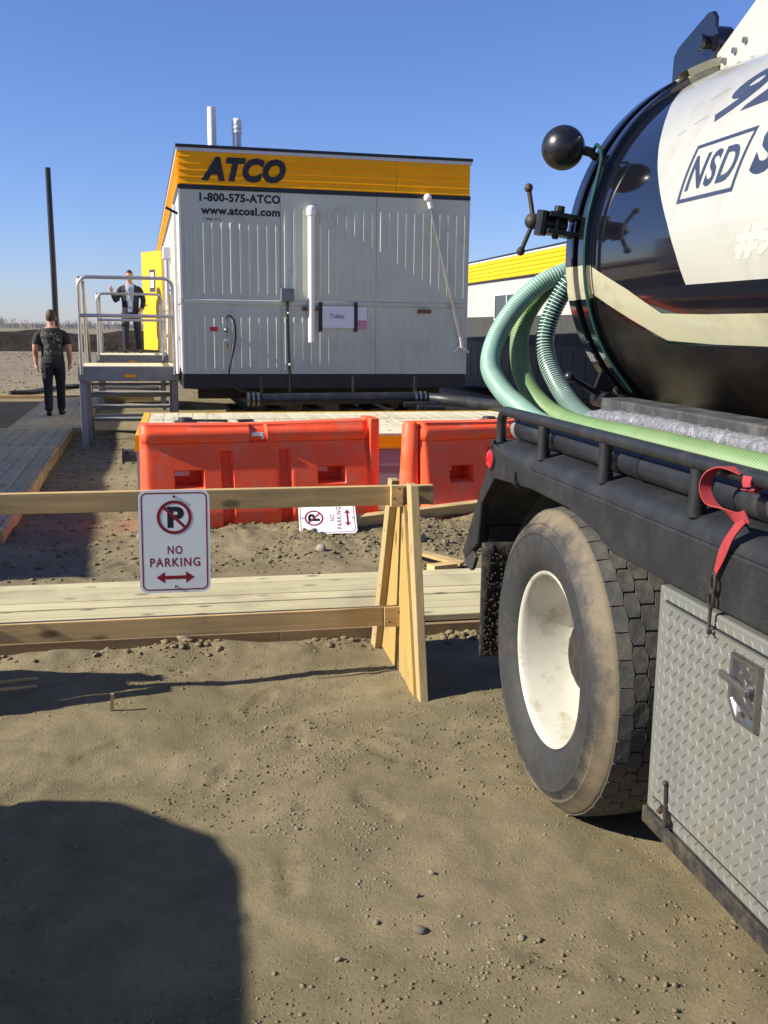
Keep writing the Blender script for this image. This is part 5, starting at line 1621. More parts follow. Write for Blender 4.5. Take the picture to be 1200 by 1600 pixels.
# inside of the wheel arch: sheet over the wheels
for s_ in (0, 1):
    m = MB(RO); m.lathe([(1.245, 0.625), (1.93, 0.625)], (0, 3.05, 0.46), 0, 24, a0=math.radians(15), a1=math.radians(92))
    o = m.build('fender_sheet', MT['rubber'], TK, smooth=True)
    if s_: o.rotation_euler = (0, 0, PI)
# long black channel and grey channel beside the tank
m = MB(RO); m.box(1.625, 1.76, -4.0, 3.70, 1.186, 1.355); m.build('side_channel', MT['channel'] if 'channel' in MT else MT['deckblack'], TK, bevel=0.006)
# front end, out of view beside the camera: second box, cab, front wheels
m = MB(RO); m.box(1.23, 1.9, -4.2, 0.35, 0.42, 0.95); m.build('side_locker', MT['alu_dull'], TK, bevel=0.01)
m = MB(RO); m.prism([(-5.5, 0.75), (-5.5, 2.6), (-6.6, 2.55), (-7.0, 1.75), (-8.3, 1.55), (-8.35, 0.75)], 0, 1.3, 3.56); cb = m.build('cab', MT['vanpaint'], TK, bevel=0.06)
m = MB(RO); m.prism([(-5.7, 1.8), (-5.7, 2.4), (-6.5, 2.35), (-6.75, 1.8)], 0, 1.292, 1.302); m.build('cab_window', MT['glass'], cb)
for u_ in (1.3, 3.28):
    m = MB(RO); m.lathe([(0.0, 0.0), (0.0, 0.30), (-0.02, 0.34), (-0.01, 0.5), (0.04, 0.52), (0.24, 0.52), (0.28, 0.5), (0.28, 0.0)], (u_, -7.2, 0.515), 0, 40)
    m.build('front_wheel', MT['tubeblack'], TK, smooth=True)


# ================================================================== HOSES, PIPE AND STRAP LYING ON THE TRUCK
def ribbed_hose(pts, r, pitch, mats, name, label, o, seg=18, rib=0.08, group='green suction hoses'):
    P = resample(spline(pts, 12), pitch / 4)
    ang = 0.0
    def rf(i): return r * (1 + rib * (1 if i % 4 in (0, 1) else 0))
    t = thing(name, label, 'hose', o[0], o[1], 0, 0, group)
    MB((o[0], o[1], 0)).tube(P, r, seg, 0, True, rf, lambda i: 1 if i % 4 in (0,) else (1 if i % 4 == 3 and False else 0)).build('hose_wall', [MT[mats[0]], MT[mats[1]]], t, smooth=True, angle=60, fix=True)
    return t
HO = (1.6, 4.2)
ribbed_hose([(2.25, 4.55, 1.98), (2.0, 4.56, 1.96), (1.78, 4.50, 1.885), (1.655, 4.50, 1.83), (1.54, 4.50, 1.73), (1.425, 4.44, 1.585), (1.365, 4.34, 1.45), (1.375, 4.18, 1.352), (1.405, 4.0, 1.285), (1.40, 3.78, 1.248), (1.375, 3.4, 1.238), (1.37, 2.8, 1.236), (1.37, 1.2, 1.236), (1.38, -1.5, 1.236)],
            0.042, 0.0135, ('hose_mint', 'hose_mint_rib'), 'suction_hose', 'mint green ribbed hose, leftmost of the loops hanging behind the tank', HO)
ribbed_hose([(2.25, 4.62, 1.90), (2.0, 4.63, 1.90), (1.79, 4.60, 1.855), (1.69, 4.60, 1.79), (1.60, 4.58, 1.655), (1.555, 4.50, 1.512), (1.545, 4.36, 1.372), (1.555, 4.16, 1.285), (1.545, 3.85, 1.247), (1.50, 3.4, 1.25), (1.475, 3.0, 1.262), (1.465, 2.2, 1.265), (1.465, 1.0, 1.262), (1.47, -1.5, 1.25)],
            0.042, 0.0135, ('hose_olive', 'hose_olive_rib'), 'suction_hose', 'olive green ribbed hose, middle loop, running forward along the truck deck', HO)
ribbed_hose([(2.25, 4.40, 1.86), (1.98, 4.40, 1.885), (1.80, 4.42, 1.86), (1.715, 4.45, 1.745), (1.665, 4.45, 1.60), (1.655, 4.40, 1.485), (1.655, 4.25, 1.375), (1.645, 4.05, 1.298), (1.62, 3.85, 1.262), (1.58, 3.6, 1.25)],
            0.040, 0.0165, ('hose_dark', 'hose_white_rib'), 'suction_hose', 'dark hose with bold white ribs, rightmost loop behind the tank', HO)
t = thing('wrapped_hose', 'hose wrapped in crinkled silver sheet lying next to the green hose on the deck', 'hose', 1.57, 3.5)
P = resample(spline([(1.60, 3.72, 1.27), (1.572, 3.4, 1.292), (1.558, 2.8, 1.300), (1.556, 1.0, 1.300), (1.556, -1.5, 1.295)], 10), 0.02)
r = random.Random(4); wob = [r.uniform(0.9, 1.12) for _ in P]
MB((1.57, 3.5, 0)).tube(P, 0.042, 14, 0, True, lambda i: 0.034 * wob[i]).build('wrapping', MT['wrap'], t, smooth=True, angle=25)
t = thing('black_pipe', 'thick black pipe lying on the truck deck under the side rail', 'pipe', 1.30, 3.6)
m = MB((1.30, 3.6, 0)); m.cyl((1.30, 3.68, 1.237), (1.292, -2.0, 1.237), 0.043, 20); m.build('pipe', MT['blackhose'], t, smooth=True)
for v_ in (2.62, 1.98, 1.2):
    m = MB((1.30, 3.6, 0)); m.cyl((1.299, v_, 1.237), (1.299, v_ - 0.035, 1.237), 0.0455, 20); m.build('tape_band', MT['blackpaint'], t, smooth=True)
m = MB((1.30, 3.6, 0)); m.cyl((1.30, 3.70, 1.237), (1.30, 3.66, 1.237), 0.047, 20); m.build('end_cap', MT['alu_dull'], t, smooth=True)


def ribbon(mb, pts, nrm, w, th=0.003):
    P = [Vector(p) for p in pts]; n_ = len(P)
    vs = []
    for i, p in enumerate(P):
        q = Vector(nrm[i]).normalized(); d = (P[min(i + 1, n_ - 1)] - P[max(i - 1, 0)]).normalized()
        s_ = d.cross(q).normalized()
        ww = w[i] if isinstance(w, (list, tuple)) else w
        for (a, b2) in ((-1, -1), (1, -1), (1, 1), (-1, 1)): vs.append(tuple(p + s_ * a * ww / 2 + q * b2 * th / 2))
    fs = [(i * 4 + k, i * 4 + (k + 1) % 4, (i + 1) * 4 + (k + 1) % 4, (i + 1) * 4 + k) for i in range(n_ - 1) for k in range(4)]
    fs += [(3, 2, 1, 0), ((n_ - 1) * 4, (n_ - 1) * 4 + 1, (n_ - 1) * 4 + 2, (n_ - 1) * 4 + 3)]
    mb.add(vs, fs)


def strap():
    t = thing('tie_strap', 'faded red webbing strap looped over the side rail with a hook hanging from it', 'strap', 1.22, 1.955, -0.012)
    o = (1.22, 2.0, 0)
    mb = MB(o)
    # wrap round the tube
    pts = []; nr = []
    for k in range(13):
        a = math.radians(200 - 330 * k / 12)
        pts.append((1.225 + 0.023 * math.cos(a), 1.985 + 0.002 * k, 1.305 + 0.023 * math.sin(a))); nr.append((math.cos(a), 0, math.sin(a)))
    ribbon(mb, pts, nr, 0.032)
    mb.build('strap_wrap', MT['strap'], t, smooth=True, angle=50)
    mb = MB(o)
    # loose loop springing out to the rear
    c = [(1.215, 2.02, 1.322), (1.195, 2.065, 1.330), (1.185, 2.11, 1.310), (1.18, 2.12, 1.275), (1.18, 2.095, 1.246), (1.183, 2.045, 1.236), (1.185, 1.985, 1.228), (1.19, 1.955, 1.238)]
    P = spline(c, 8); nr = []
    for i in range(len(P)):
        d = (P[min(i + 1, len(P) - 1)] - P[max(i - 1, 0)]).normalized()
        q = Vector((1, 0, 0)).cross(d).normalized()
        f = i / (len(P) - 1); nr.append(tuple(q.lerp(Vector((-1, 0, 0)), sm(np.array(f), 0.55, 0.9) * 0.75)))
    ribbon(mb, P, nr, 0.030)
    mb.build('strap_loop', MT['strap'], t, smooth=True, angle=50)
    mb = MB(o)
    P = spline([(1.188, 1.965, 1.232), (1.186, 2.0, 1.19), (1.187, 2.03, 1.15), (1.189, 2.055, 1.105), (1.188, 2.068, 1.072)], 6)
    ribbon(mb, P, [(-1, 0.25 * math.sin(i * 0.35), 0.1) for i in range(len(P))], [0.030 - 0.016 * (i / (len(P) - 1)) ** 2 for i in range(len(P))])
    mb.build('strap_tail', MT['strap'], t, smooth=True, angle=50)
    mb = MB(o)
    for (dv, z0, z1) in ((0.0, 1.085, 1.035), (0.003, 1.045, 1.0)):
        pts = [(1.186, 2.066 + dv + 0.010 * math.cos(2 * PI * k / 16), (z0 + z1) / 2 + (z0 - z1) / 2 * math.sin(2 * PI * k / 16)) for k in range(17)]
        mb.tube(pts, 0.0042, 8, 0, False)
    mb.tube(spline([(1.186, 2.069, 1.005), (1.186, 2.07, 0.975), (1.183, 2.066, 0.952), (1.178, 2.056, 0.945), (1.176, 2.048, 0.955)], 5), 0.0045, 8)
    mb.build('chain_hook', MT['darksteel'], t, smooth=True)
strap()


# ================================================================== PEOPLE
def loft(mb, secs, seg=20):
    """secs: (x, y, z, rx, ry) stacked upward"""
    vs = []
    for (x, y, z, rx, ry) in secs:
        for k in range(seg):
            a = 2 * PI * k / seg
            vs.append((x + rx * math.cos(a), y + ry * math.sin(a), z))
    n = len(secs)
    fs = [(i * seg + k, i * seg + (k + 1) % seg, (i + 1) * seg + (k + 1) % seg, (i + 1) * seg + k) for i in range(n - 1) for k in range(seg)]
    fs += [tuple(range(seg - 1, -1, -1)), tuple((n - 1) * seg + k for k in range(seg))]
    mb.add(vs, fs)


def limb(mb, pts, rad, n=6, seg=14):
    P = spline(pts, n)
    m = len(pts) - 1
    def rf(i):
        t = i / n; k = min(int(t), m - 1); f = t - k
        return rad[k] * (1 - f) + rad[k + 1] * f
    mb.tube(P, 0.1, seg, 0, True, rf)


def hand(mb, w, d, side, palm, curl=0.35, ln=0.185):
    """palm and five fingers from wrist w along d; palm = normal of the palm side"""
    w = Vector(w); d = Vector(d).normalized(); pn = Vector(palm).normalized(); s = d.cross(pn).normalized() * side
    k = w + d * ln * 0.45
    mb.tube([w - d * 0.02, w + d * ln * 0.2, k], 0.02, 10, 0, True, lambda i: (0.024, 0.031, 0.033)[i])
    for j, (off, L) in enumerate(((-0.026, 0.065), (-0.009, 0.082), (0.009, 0.078), (0.025, 0.060))):
        b = k + s * off - d * 0.01
        e = (d * math.cos(curl) + pn * math.sin(curl)).normalized(); e2 = (d * math.cos(curl * 2.2) + pn * math.sin(curl * 2.2)).normalized()
        mb.tube([b, b + e * L * 0.5, b + e * L * 0.5 + e2 * L * 0.5], 0.01, 8, 0, True, lambda i: (0.0115, 0.0105, 0.0085)[i])
    b = w + d * ln * 0.15 - s * 0.024
    e = (d * 0.75 - s * 0.65 + pn * 0.2).normalized()
    mb.tube([b, b + e * 0.035, b + (e + d * 0.5).normalized() * 0.068], 0.011, 8, 0, True, lambda i: (0.014, 0.012, 0.0095)[i])


def finish_body(mb, name, mats, pick, parent, voxel=0.0095):
    me = bpy.data.meshes.new(name + '_raw'); me.from_pydata(mb.v, [], mb.f)
    bm = bmesh.new(); bm.from_mesh(me); bmesh.ops.recalc_face_normals(bm, faces=bm.faces); bm.to_mesh(me); bm.free()
    ob = bpy.data.objects.new(name + '_raw', me); C.objects.link(ob)
    rm = ob.modifiers.new('remesh', 'REMESH'); rm.mode = 'VOXEL'; rm.voxel_size = voxel
    sk = ob.modifiers.new('smooth', 'SMOOTH'); sk.factor = 0.5; sk.iterations = 3
    dg = bpy.context.evaluated_depsgraph_get()
    m2 = bpy.data.meshes.new_from_object(ob.evaluated_get(dg))
    bpy.data.objects.remove(ob); bpy.data.meshes.remove(me)
    m2.name = name
    m2.materials.clear()
    for m in mats: m2.materials.append(m)
    m2.polygons.foreach_set('material_index', [pick(p.center) for p in m2.polygons])
    m2.polygons.foreach_set('use_smooth', [True] * len(m2.polygons))
    o = bpy.data.objects.new(name, m2); C.objects.link(o); o.parent = parent
    return o


def head_shape(mb, c, face, s=1.0):
    """c = centre of head, face = +1 looks to +y, -1 looks to -y"""
    x, y, z = c
    mb.sphere((x, y - 0.012 * face, z + 0.015), 0.1 * s, 20, 14, 0, (0.76, 0.95, 1.08))
    mb.sphere((x, y + 0.022 * face, z - 0.045), 0.075 * s, 16, 12, 0, (0.78, 0.86, 1.0))
    mb.sphere((x, y + 0.035 * face, z - 0.088), 0.032 * s, 12, 8, 0, (1, 0.9, 0.8))
    mb.tube([(x, y + 0.088 * face, z + 0.015), (x, y + 0.108 * face, z - 0.03)], 0.012, 8, 0, True, lambda i: (0.009, 0.016)[i])
    for q in (-1, 1): mb.sphere((x + q * 0.078 * s, y, z - 0.012), 0.026, 10, 8, 0, (0.45, 0.75, 1.25))


def hair_cap(name, c, face, mat, parent, low=-0.05, s=1.0):
    x, y, z = c
    m = MB(); rr = random.Random(2)
    seg, rings = 24, 12
    for i in range(rings + 1):
        ph = PI / 2 * (1.0 - i / rings * 1.42)
        for k in range(seg):
            a = 2 * PI * k / seg
            d = math.cos(a) * 0; front = math.sin(a) * face                # >0 towards the face
            p = max(ph, 0.42) if front > 0.45 else (max(ph, 0.05) if front > 0.0 else ph)
            q = 1.0 + rr.uniform(-0.012, 0.018)
            m.v.append((x + 0.081 * s * q * math.cos(p) * math.cos(a), y - 0.014 * face + 0.101 * s * q * math.cos(p) * math.sin(a), z + 0.017 + 0.115 * s * q * math.sin(p)))
    for i in range(rings):
        for k in range(seg):
            m.f.append((i * seg + k, i * seg + (k + 1) % seg, (i + 1) * seg + (k + 1) % seg, (i + 1) * seg + k)); m.mi.append(0)
    return m.build(name, mat, parent, smooth=True, angle=80)


def shoe(mb, a, fwd, L=0.28):
    a = Vector(a); f = Vector(fwd).normalized()
    mb.tube([a - f * 0.075 + Vector((0, 0, -0.045)), a - f * 0.03 + Vector((0, 0, -0.035)), a + f * 0.08 + Vector((0, 0, -0.045)), a + f * (L - 0.10) + Vector((0, 0, -0.058))], 0.05, 12, 0, True, lambda i: (0.036, 0.048, 0.044, 0.030)[i])


def walking_man():
    t = thing('person', 'man in a dark printed tee and dark jeans walking away along the narrow plank walkway', 'person', -2.09, 17.35, 0.10, math.radians(2))
    mb = MB()
    loft(mb, [(0, 0, 0.80, 0.155, 0.115), (0, 0, 0.90, 0.180, 0.128), (0, 0.0, 0.98, 0.178, 0.122), (0, 0.0, 1.08, 0.172, 0.115), (0, 0, 1.20, 0.190, 0.125), (0, -0.005, 1.32, 0.205, 0.130), (0, -0.01, 1.40, 0.185, 0.110), (0, -0.01, 1.455, 0.105, 0.085), (0, -0.004, 1.475, 0.065, 0.065)])
    mb.tube([(0, -0.01, 1.42), (0, 0.005, 1.56)], 0.06, 14, 0, True, lambda i: (0.068, 0.060)[i])
    head_shape(mb, (0, 0.02, 1.615), 1)
    for q in (-1, 1):
        limb(mb, [(q * 0.145, -0.01, 1.37), (q * 0.212, -0.012, 1.315), (q * 0.252, -0.025, 1.18)], [0.060, 0.064, 0.070])           # sleeve
        limb(mb, [(q * 0.252, -0.02, 1.24), (q * 0.264, -0.035, 1.10), (q * 0.266, 0.005, 1.0), (q * 0.262, 0.04 + 0.05 * q, 0.86)], [0.052, 0.047, 0.043, 0.029])
        hand(mb, (q * 0.262, 0.04 + 0.05 * q, 0.865), (-q * 0.06, 0.12, -1), q, (-q, 0.1, 0), 0.35)
    limb(mb, [(-0.092, 0.0, 0.86), (-0.098, 0.03, 0.66), (-0.098, 0.05, 0.49), (-0.095, 0.0, 0.26), (-0.092, -0.055, 0.10)], [0.102, 0.092, 0.074, 0.070, 0.064])
    limb(mb, [(0.092, 0.0, 0.86), (0.098, 0.07, 0.67), (0.096, 0.12, 0.50), (0.09, 0.17, 0.28), (0.085, 0.22, 0.10)], [0.102, 0.092, 0.074, 0.070, 0.064])
    shoe(mb, (-0.092, -0.05, 0.085), (-0.1, 1, 0)); shoe(mb, (0.085, 0.22, 0.085), (0.15, 1, 0))
    # folds of the tee
    loft(mb, [(0, 0, 0.865, 0.192, 0.138), (0, 0, 0.90, 0.189, 0.136), (0, 0, 0.96, 0.184, 0.130)])
    def pick(c):
        if c.z > 1.445 - 0.25 * max(0, abs(c.x) - 0.09): 
            if abs(c.x) < 0.10: return 0
        if abs(c.x) > 0.212 and c.z < 1.185 + 0.1 * (abs(c.x) - 0.25): return 0
        if c.z > 0.868: return 1
        if c.z > 0.075: return 2
        return 3
    b = finish_body(mb, 'body', [MT['skin'], MT['tee'], MT['jeans'], MT['shoe']], pick, t)
    hair_cap('hair', (0, 0.02, 1.615), 1, MT['hair'], t)
walking_man()


def jacket_man():
    t = thing('person', 'man in a dark jacket and light blue shirt on the farther steps, one hand raised', 'person', -0.985, 21.05, 1.05, 0)
    t.scale = (0.94, 0.94, 0.94)
    mb = MB()
    loft(mb, [(0, 0, 0.70, 0.185, 0.125), (0, 0, 0.82, 0.185, 0.125), (0, 0.0, 0.95, 0.178, 0.12), (0, 0.0, 1.07, 0.178, 0.118), (0, 0, 1.20, 0.195, 0.125), (0, 0, 1.32, 0.205, 0.125), (0, 0.005, 1.40, 0.175, 0.105), (0, 0.01, 1.45, 0.10, 0.08), (0, 0.005, 1.47, 0.065, 0.06)])
    mb.tube([(0, 0.0, 1.42), (0, -0.015, 1.56)], 0.06, 14, 0, True, lambda i: (0.064, 0.056)[i])
    head_shape(mb, (0, -0.03, 1.615), -1)
    limb(mb, [(-0.145, 0.0, 1.37), (-0.208, 0.0, 1.315), (-0.25, -0.02, 1.22), (-0.275, -0.05, 1.10)], [0.060, 0.062, 0.058, 0.054])
    limb(mb, [(-0.285, -0.045, 1.095), (-0.325, -0.11, 1.16), (-0.36, -0.18, 1.26)], [0.058, 0.052, 0.042])
    hand(mb, (-0.362, -0.185, 1.265), (-0.25, -0.35, 0.9), -1, (0.6, -0.8, 0.1), 0.3)
    limb(mb, [(0.145, 0.0, 1.37), (0.208, 0.0, 1.315), (0.25, 0.03, 1.20), (0.27, 0.05, 1.10), (0.25, -0.04, 0.97), (0.215, -0.10, 0.90)], [0.060, 0.062, 0.058, 0.054, 0.050, 0.044])
    hand(mb, (0.215, -0.10, 0.905), (-0.35, -0.2, -0.9), 1, (-1, 0, 0), 0.3)
    limb(mb, [(-0.105, 0.0, 0.84), (-0.112, -0.01, 0.66), (-0.115, -0.02, 0.48), (-0.12, 0.0, 0.26), (-0.12, 0.0, 0.09)], [0.10, 0.088, 0.072, 0.068, 0.062])
    limb(mb, [(0.105, 0.0, 0.84), (0.125, 0.01, 0.66), (0.135, 0.02, 0.48), (0.15, 0.05, 0.26), (0.16, 0.07, 0.09)], [0.10, 0.088, 0.072, 0.068, 0.062])
    shoe(mb, (-0.12, 0.0, 0.085), (-0.2, -1, 0)); shoe(mb, (0.16, 0.07, 0.085), (0.25, -1, 0))
    def pick(c):
        if c.z > 1.44 and abs(c.x) < 0.10: return 0
        if c.x < -0.30 and c.z > 1.26: return 0
        if 0.74 < c.z < 0.94 and abs(c.x) > 0.168 and c.y < -0.075: return 0
        if c.z > 0.86 and c.y < -0.055 and abs(c.x) < 0.045 + 0.05 * (c.z - 0.86) / 0.55: return 2
        if c.z > 0.69: return 1
        if c.z > 0.075: return 3
        return 4
    finish_body(mb, 'body', [MT['skin'], MT['suit'], MT['shirt'], MT['trousers'], MT['shoe']], pick, t)
    hair_cap('hair', (0, -0.03, 1.615), -1, MT['hair_dark'], t)
    m = MB(); m.tube([(-0.045, -0.115, 1.42), (-0.02, -0.133, 1.2), (0.0, -0.131, 1.08)], 0.006, 6); m.box(-0.035, 0.03, -0.14, -0.134, 0.98, 1.075)
    m.build('lanyard_badge', MT['paper'], t)
    m = MB()
    for q in (-1, 1): m.sphere((q * 0.030, -0.030 - 0.083, 1.63), 0.009, 8, 6)
    m.build('eyes', MT['hair_dark'], t)
    m = MB(); m.sphere((0, -0.03 - 0.089, 1.553), 0.02, 10, 6, 0, (1, 0.35, 0.25)); m.build('mouth', MT['pink'], t)
jacket_man()


# ================================================================== FAR THINGS, POLE, VAN
t = thing('pole', 'tall plain black pole rising behind the walking man', 'pole', -3.07, 26.5, 0, 0)
MB().tube([(0, 0, -0.1), (0, 0, 3), (-0.02, 0, 5.36)], 0.075, 16, 0, True, lambda i: (0.078, 0.072, 0.066)[i]).build('shaft', MT['blackpaint'], t, smooth=True)
for k, (u_, lb) in enumerate(((-19.6, 'left of two small shiny silver tanks far off beside the walking man'), (-18.1, 'right of two small shiny silver tanks far off beside the walking man'))):
    t = thing('silver_silo', lb, 'silo', u_, 92, 0, 0, 'far silver tanks')
    MB().lathe([(0, 0.45), (2.0, 0.45), (2.25, 0.2), (2.3, 0)], (0, 0, 0), 2, 16).build('shell', MT['steel'], t, smooth=True)
for k, (x_, h_) in enumerate(((-128, 9.0), (-124, 6.5), (-120, 7.6), (-116.5, 7.0), (-106, 6.5))):
    t = thing('lattice_mast', 'thin lattice mast on the far horizon at the left edge, ' + ('tallest', 'second', 'third', 'fourth', 'rightmost')[k] + ' from the left' * (k in (1, 2, 3)) + ' of the five' * (k in (0, 4)), 'mast', x_, 300, 0, 0, 'far masts')
    m = MB()
    for q in (-1, 1): m.bar((q * 0.5, 0, 0), (q * 0.12, 0, h_), 0.14, 0.14, (0, 1, 0))
    n_ = 6
    for j in range(n_): 
        a = h_ * j / n_; b2 = h_ * (j + 1) / n_; w0 = 0.5 - 0.38 * a / h_; w1 = 0.5 - 0.38 * b2 / h_
        m.bar((-w0, 0, a), (w1, 0, b2), 0.08, 0.08, (0, 1, 0))
    for z_ in (0.8, 0.93): m.bar((-1.1, 0, h_ * z_), (1.1, 0, h_ * z_), 0.1, 0.1, (0, 1, 0))
    m.build('frame', MT['bark'], t)
for (u_, v_, w_, h_, lb) in ((-36, 150, 3.5, 2.0, 'tiny pale shed far off behind the far steps'), (-31, 150, 4.5, 1.7, 'tiny pale shed far off right of the other shed, behind the man in the jacket')):
    t = thing('far_shed', lb, 'shed', u_, v_, 0, 0, 'far sheds')
    m = MB(); m.box(0, w_, 0, 3, 0, h_); m.build('wall', MT['farwall'], t)
    m = MB(); m.prism([(-0.1, h_), (w_ + 0.1, h_), (w_ / 2, h_ + 0.7)], 1, -0.1, 3.1); m.build('roof', MT['alu_dull'], t)
t = thing('ground_hose', 'black hose snaking over the ground behind the walking man', 'hose', -3.4, 24.5)
MB((-3.4, 24.5, 0)).tube(spline([(-3.85, 23.9, 0.05), (-3.45, 24.3, 0.05), (-3.1, 25.6, 0.06), (-2.6, 26.6, 0.05), (-1.9, 26.2, 0.05), (-0.6, 25.6, 0.05)], 8), 0.055, 10).build('tube', MT['blackhose'], t, smooth=True)
t = thing('lumber_board', 'long pale board lying on the ground behind the walking man at the left edge', 'board', -6.2, 22.9)
MB().box(0, 3.6, 0, 0.09, 0.0, 0.07).build('board', MT['lum_u'], t, bevel=0.003)
t = thing('lumber_board', 'pale board lying across the far end of the narrow walkway', 'board', -2.8, 22.0, 0, 0.04)
MB().box(0, 2.2, 0, 0.14, 0.0, 0.125).build('board', MT['lum_u'], t, bevel=0.003)


def parked_van():
    """stands left of the camera, out of view; its shadow falls across the lower left of the picture"""
    t = thing('parked_van', 'white panel van parked left of the camera, throwing the big shadow in the foreground', 'van', -3.31, -1.34, 0, 0)
    prof = [(-1.45, 0.40), (-1.42, 1.05), (-0.65, 1.25), (-0.1, 1.95), (0.15, 2.07), (3.9, 2.09), (4.16, 2.05), (4.29, 1.97), (4.36, 1.93), (4.50, 1.85), (4.57, 1.70), (4.60, 1.2), (4.62, 0.42), (4.4, 0.34), (-1.3, 0.34)]
    m = MB(); m.prism([(y, z) for y, z in prof], 0, -1.85, 0.0)
    b = m.build('body', MT['vanpaint'], t, bevel=0.05, seg=3)
    m = MB(); m.prism([(-0.5, 1.27), (0.0, 1.85), (1.0, 1.85), (1.0, 1.27)], 0, 0.001, 0.006); m.build('side_window', MT['glass'], b)
    for y in (-0.6, 3.3):
        for x in (-1.86, -0.2):
            m = MB(); m.lathe([(0, 0.0), (0, 0.2), (-0.01, 0.3), (0.02, 0.33), (0.2, 0.33), (0.22, 0.3), (0.22, 0)], (x, y, 0.33), 0, 28); m.build('wheel', MT['rubber'], t, smooth=True)
    for x in (-1.7, -0.25): MB().box(x, x + 0.1, 4.61, 4.64, 0.8, 1.2).build('tail_light', MT['lens_red'], t)
parked_van()


# ================================================================== STONES, GRAVEL, CLODS
def rock_mesh(seed, sub=1, rough=0.25):
    r = np.random.default_rng(seed)
    bm = bmesh.new(); bmesh.ops.create_icosphere(bm, subdivisions=sub, radius=1.0)
    for v in bm.verts:
        v.co *= 1 + r.uniform(-rough, rough); v.co.z *= 0.7
    me = bpy.data.meshes.new('stone'); bm.to_mesh(me); bm.free()
    return me


def gz1(u, v): return float(ground_z(np.array([u]), np.array([v]))[0])


ROCKS = []
for s_ in range(5):
    me = rock_mesh(s_, 2, 0.13); me.materials.append(MT['stone'])
    me.polygons.foreach_set('use_smooth', [True] * len(me.polygons)); me.set_sharp_from_angle(angle=math.radians(50))
    ROCKS.append(me)
# stones one can point at: (u, v, size, label)
STONES = [(0.60, 2.385, 0.017, 'round pale stone, the brightest on the bare dirt below the middle'),
          (0.49, 2.45, 0.013, 'small dark stone just left of the round pale stone'),
          (0.36, 2.30, 0.012, 'small angular stone on the dirt near the edge of the big dark shadow'),
          (0.86, 2.30, 0.013, 'small stone on the dirt between the pale stone and the toolbox'),
          (1.17, 2.03, 0.012, 'small stone low down, closest to the toolbox sill'),
          (0.70, 2.66, 0.013, 'small stone on the dirt in front of the big tyre'),
          (0.63, 2.55, 0.011, 'little stone on the dirt halfway between the big tyre and the round pale stone'),
          (0.33, 3.00, 0.011, 'pale pebble on the dirt left of the gravelly patch'),
          (1.72, 7.05, 0.055, 'pale lump of stone in the dirt heap by the mud flap'),
          (0.95, 6.95, 0.035, 'stone in the dirt heap under the fallen sign'),
          (-0.33, 7.55, 0.04, 'stone at the left foot of the longer orange barrier'),
          (-0.02, 4.95, 0.035, 'stone against the foot of the boardwalk, left of the middle')]
for k, (u_, v_, s_, lb) in enumerate(STONES):
    o = bpy.data.objects.new('stone', ROCKS[k % 5]); C.objects.link(o)
    o.location = S(u_, v_, gz1(u_, v_) + s_ * 0.3); s_ *= (1.0 if k in (0, 8, 9, 10, 11) else 0.72); o.scale = (s_ * 1.25, s_, s_ * 0.95); o.rotation_euler = (0.2 * k, 0.3, k * 1.7)
    tag(o, lb, 'stone', 'stones on the dirt')


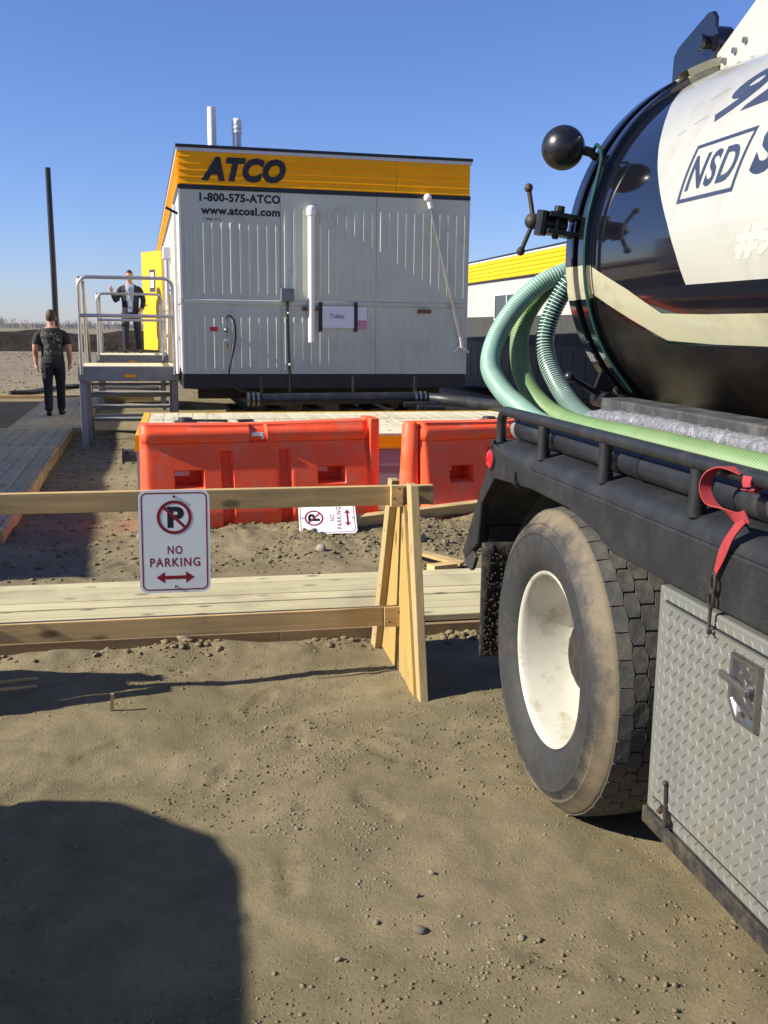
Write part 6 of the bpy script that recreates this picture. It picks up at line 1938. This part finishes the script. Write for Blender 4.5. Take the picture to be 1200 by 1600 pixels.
def scatter(name, n, su, sv, smin, smax, mat, seed, label, weight=None, sub=1, keep=None):
    r = np.random.default_rng(seed)
    base = [rock_mesh(100 + seed * 7 + k, sub, 0.38) for k in range(6)]
    bv = []; bf = []
    for me in base:
        a = np.zeros(len(me.vertices) * 3); me.vertices.foreach_get('co', a); bv.append(a.reshape(-1, 3))
        f = np.zeros(len(me.polygons) * 3, int); me.polygons.foreach_get('vertices', f); bf.append(f.reshape(-1, 3)); bpy.data.meshes.remove(me)
    V = []; F = []; cnt = 0; k = 0; tries = 0
    us = r.uniform(su[0], su[1], n * 4); vs = r.uniform(sv[0], sv[1], n * 4)
    if weight is not None:
        wgt = weight(us, vs); ok = r.random(n * 4) < wgt; us = us[ok][:n]; vs = vs[ok][:n]
    else: us = us[:n]; vs = vs[:n]
    zs = ground_z(us, vs)
    for u_, v_, z_ in zip(us, vs, zs):
        s_ = smin * (smax / smin) ** (r.random() ** 2.6)
        j = r.integers(0, 6); a = r.uniform(0, 2 * PI)
        q = bv[j] * np.array([s_ * r.uniform(.8, 1.4), s_, s_ * r.uniform(.6, 1)])
        c_, s2 = math.cos(a), math.sin(a)
        x = q[:, 0] * c_ - q[:, 1] * s2; y = q[:, 0] * s2 + q[:, 1] * c_
        p = S(u_, v_, z_ + s_ * 0.12)
        V.append(np.stack([x + p.x, y + p.y, q[:, 2] + p.z], -1)); F.append(bf[j] + cnt); cnt += len(q)
    V = np.concatenate(V); F = np.concatenate(F)
    me = bpy.data.meshes.new(name)
    me.vertices.add(len(V)); me.vertices.foreach_set('co', V.ravel())
    me.loops.add(F.size); me.loops.foreach_set('vertex_index', F.ravel())
    me.polygons.add(len(F)); me.polygons.foreach_set('loop_start', np.arange(0, F.size, 3))
    me.update(); me.validate(); me.materials.append(mat)
    o = bpy.data.objects.new(name, me); C.objects.link(o)
    return tag(o, label, 'gravel', kind='stuff')


def gravel_w(u, v):
    band = np.exp(-((u - 0.55 - 0.12 * (v - 3)) / 0.5) ** 2) * 0.8 + 0.15
    return np.clip(band * (0.35 + 1.3 * fbm(u * 2.3, v * 2.3, 4)), 0.01, 1)
def crumb_w(u, v): return np.clip(0.15 + 1.6 * fbm(u * 1.9 + 5, v * 1.9, 4), 0.01, 1) ** 2
scatter('gravel', 7500, (-0.9, 1.9), (1.7, 4.6), 0.0012, 0.0066, MT['stone'], 1, 'fine loose gravel scattered over the bare dirt', gravel_w)
scatter('dirt_crumbs', 9000, (-1.0, 2.2), (1.8, 4.85), 0.0010, 0.0085, MT['clod'], 2, 'crumbs of dry dirt scattered over the ground', crumb_w)
def clod_w(u, v):
    return np.clip(sm(u, 0.2, 1.0) * sm(v, 6.35, 7.2) * (1 - sm(v, 7.8, 8.2)) + 0.12, 0, 1) * np.clip(0.55 + fbm(u * 3, v * 3, 3), 0.05, 1)
scatter('dirt_clods', 4200, (-1.0, 3.2), (6.1, 8.3), 0.003, 0.020, MT['clod'], 3, 'clods of dry dirt heaped against the orange barriers', clod_w, 2)
def foot_w(u, v): return np.exp(-((v - 4.88) / 0.07) ** 2) * np.clip(0.3 + fbm(u * 2.7, v, 3), 0, 1)
scatter('dirt_clods', 900, (-1.6, 2.4), (4.65, 5.0), 0.004, 0.022, MT['clod'], 4, 'line of dirt clods along the foot of the boardwalk', foot_w, 2)
scatter('loose_dirt', 2500, (-3.0, 0.3), (6.1, 16), 0.006, 0.03, MT['clod'], 5, 'crumbs of dirt between the walkway and the orange barrier')

def field_w(u, v): return np.clip(0.5 + fbm(u * 0.5, v * 0.5, 3), 0.1, 1) * np.clip(14 / v, 0.1, 1)
MT['stubble'] = material('pale_stubble_clod', (0.22, 0.185, 0.125), 0.95, 0.0, 0.4, 1.5, spec=0.1)
scatter('field_clods', 9000, (-22, 3), (24.5, 62), 0.015, 0.06, MT['stubble'], 6, 'rough clods and stubble of the field beyond the walkway', field_w)
